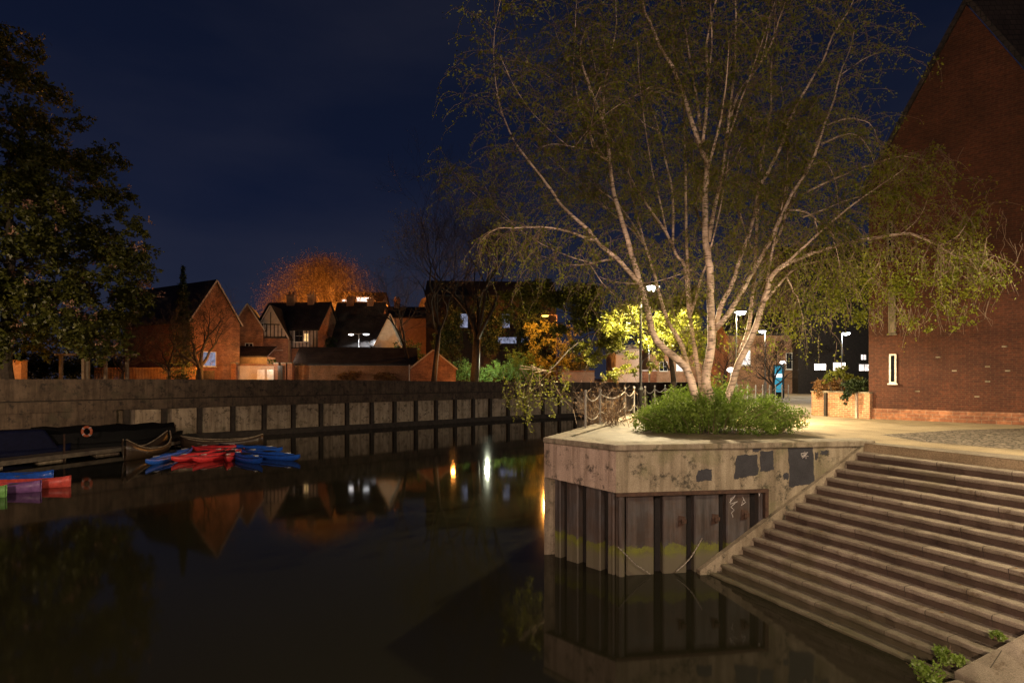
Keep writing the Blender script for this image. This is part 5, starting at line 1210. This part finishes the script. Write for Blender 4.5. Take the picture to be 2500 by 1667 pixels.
# its spray hanging over the water
hg = []; mb = MB()
for k in range(46):
    x = rng.uniform(1225, 1400); Y = rng.uniform(19.5, 22); p0 = P(x, rng.uniform(890, 960), Y) - LO; ln = rng.uniform(.5, 1.5) * (1.15 - abs(x - 1300) / 200); pts = [p0]
    for i in range(6): pts.append(pts[-1] + Vector((rng.gauss(0, .07), rng.gauss(0, .07), -ln / 6)))
    mb.tube(pts, [.008, .007, .006, .005, .004, .003, .002], 3, cap=False)
    for j in range(int(22 * ln)):
        i = rng.randint(0, 5); hg.append(pts[i].lerp(pts[i + 1], rng.random()) + Vector((rng.gauss(0, .06), rng.gauss(0, .06), 0)))
for k in range(8): mb.tube([tp(1330 + rng.gauss(0, 10), 905, 22.8), tp(rng.uniform(1240, 1400), rng.uniform(890, 940), 21), tp(rng.uniform(1230, 1400), rng.uniform(960, 1010), 20.5)], [.02, .014, .006], 4)
mb.tube([tp(1352, 935, 21), tp(1372, 970, 20.5), tp(1400, 1000, 20), tp(1408, 1035, 18)], [.014, .016, .014, .01], 4)
mb.build('twigs', M['twig'], lt); leaves('crown', hg, .10, M['leaf_lime'], lt, droop=.5)
# bare shrub at the railing
bs = thing('bare_shrub', 'brown twiggy shrub tangled in the chain railing at the quay edge', 'shrub', (3.35, 20.6, 2.9)); mb = MB(); lv2 = []
for k in range(120):
    b = Vector((rng.gauss(0, .35), rng.gauss(0, .9), 0)); d = Vector((rng.gauss(0, .5), rng.gauss(0, .5), 1)); ln = rng.uniform(.6, 1.9); pts = [b]
    for i in range(5):
        d = (d + Vector((rng.gauss(0, .2), rng.gauss(0, .2), rng.gauss(-.02, .12)))).normalized(); pts.append(pts[-1] + d * ln / 5)
        if rng.random() < .7:
            e = pts[-1] + Vector((rng.gauss(0, .25), rng.gauss(0, .25), rng.gauss(.1, .2))); mb.tube([pts[-1], e], [.006, .003], 3, cap=False); lv2.append(e)
            if rng.random() < .5: lv2.append(pts[-1])
    mb.tube(pts, [.012, .01, .009, .007, .005, .003], 4, cap=False)
mb.build('branches', M['twig'], bs); leaves('foliage', lv2, .07, M['leaf_brown'], bs)

# ------------------------------------------------------------------ bare lights for lamps hidden behind houses and trees, plus added ones
lamp_light((wx(775, 105), 102, 9.5), 60000, SOD, .3)            # street behind the roofs, under the round tree
lamp_light((wx(690, 105), 106, 9.0), 32000, SOD, .3)
lamp_light((wx(880, 105), 105, 9.0), 30000, SOD, .3)
street_lamp((-30.5, 0.0, 2.9), (-30.2, 0.2, 8.5), 'unseen lamp post added on the near bank to light the chestnut tree', M['lens'], M['iron'], GL, 0, WARM)
lamp_light((-30, .3, 8.2), 42000, (1, .70, .42), .2, 38, (-33, 38, 8.0), 1.0)              # floodlight added on the near bank, out of view, to light the chestnut
lamp_light((wx(1045, 110), 112, 10.0), 3500, SOD, .3)
lamp_light((wx(545, 60), 60.0, 6.2), 900, SOD, .2)              # garden lamp before the orange gable
lamp_light((wx(450, 59), 60.5, 5.6), 420, SOD, .2)
lamp_light((wx(330, 57), 59, 5.2), 380, SOD, .2)
lamp_light((wx(30, 42), 42.0, 5.8), 200, SOD, .2)
lamp_light((wx(610, 66), 67.4, 6.6), 150, (1, .68, .25), .2)     # shed lamp
lamp_light((wx(650, 63), 63.5, 6.0), 120, WHITE, .2)
lamp_light((wx(1105, 64), 64.5, 6.0), 380, SOD, .2)             # outhouse gable
lamp_light((wx(1190, 70), 69.5, 6.5), 2200, (.95, 1, .7), .2)      # hedge
lamp_light((wx(700, 70), 70, 7.5), 260, PINK, .2)
lamp_light((wx(1893, 21), 21.0, 4.0), 950, (1, .74, .40), .15)   # added light without a lamp, behind the shrub, brightening the gable's foot
lamp_light((wx(1660, 84), 85, 8), 2500, WHITE, .3)
lamp_light((wx(1890, 54), 55, 7.5), 900, WARM, .3)
# leaves and bits of litter lying on the steps
lt_ = []
for k in range(130):
    j = rng.randrange(NS); a = Bs + run * (j + rng.uniform(.25, .9)) + E * rng.uniform(.1, 5.0); lt_.append((a.x, a.y, ZP - rise * (NS - j) + .004))
lo = leaves('fallen_leaves', lt_, .055, M['leaf_brown'], None, jit=.5)
v_ = lo.data.vertices
for i in range(0, len(v_), 4):
    for q in range(1, 4): v_[i + q].co.z = v_[i].co.z + .002 + .012 * rng.random()
tag(lo, kind='stuff')
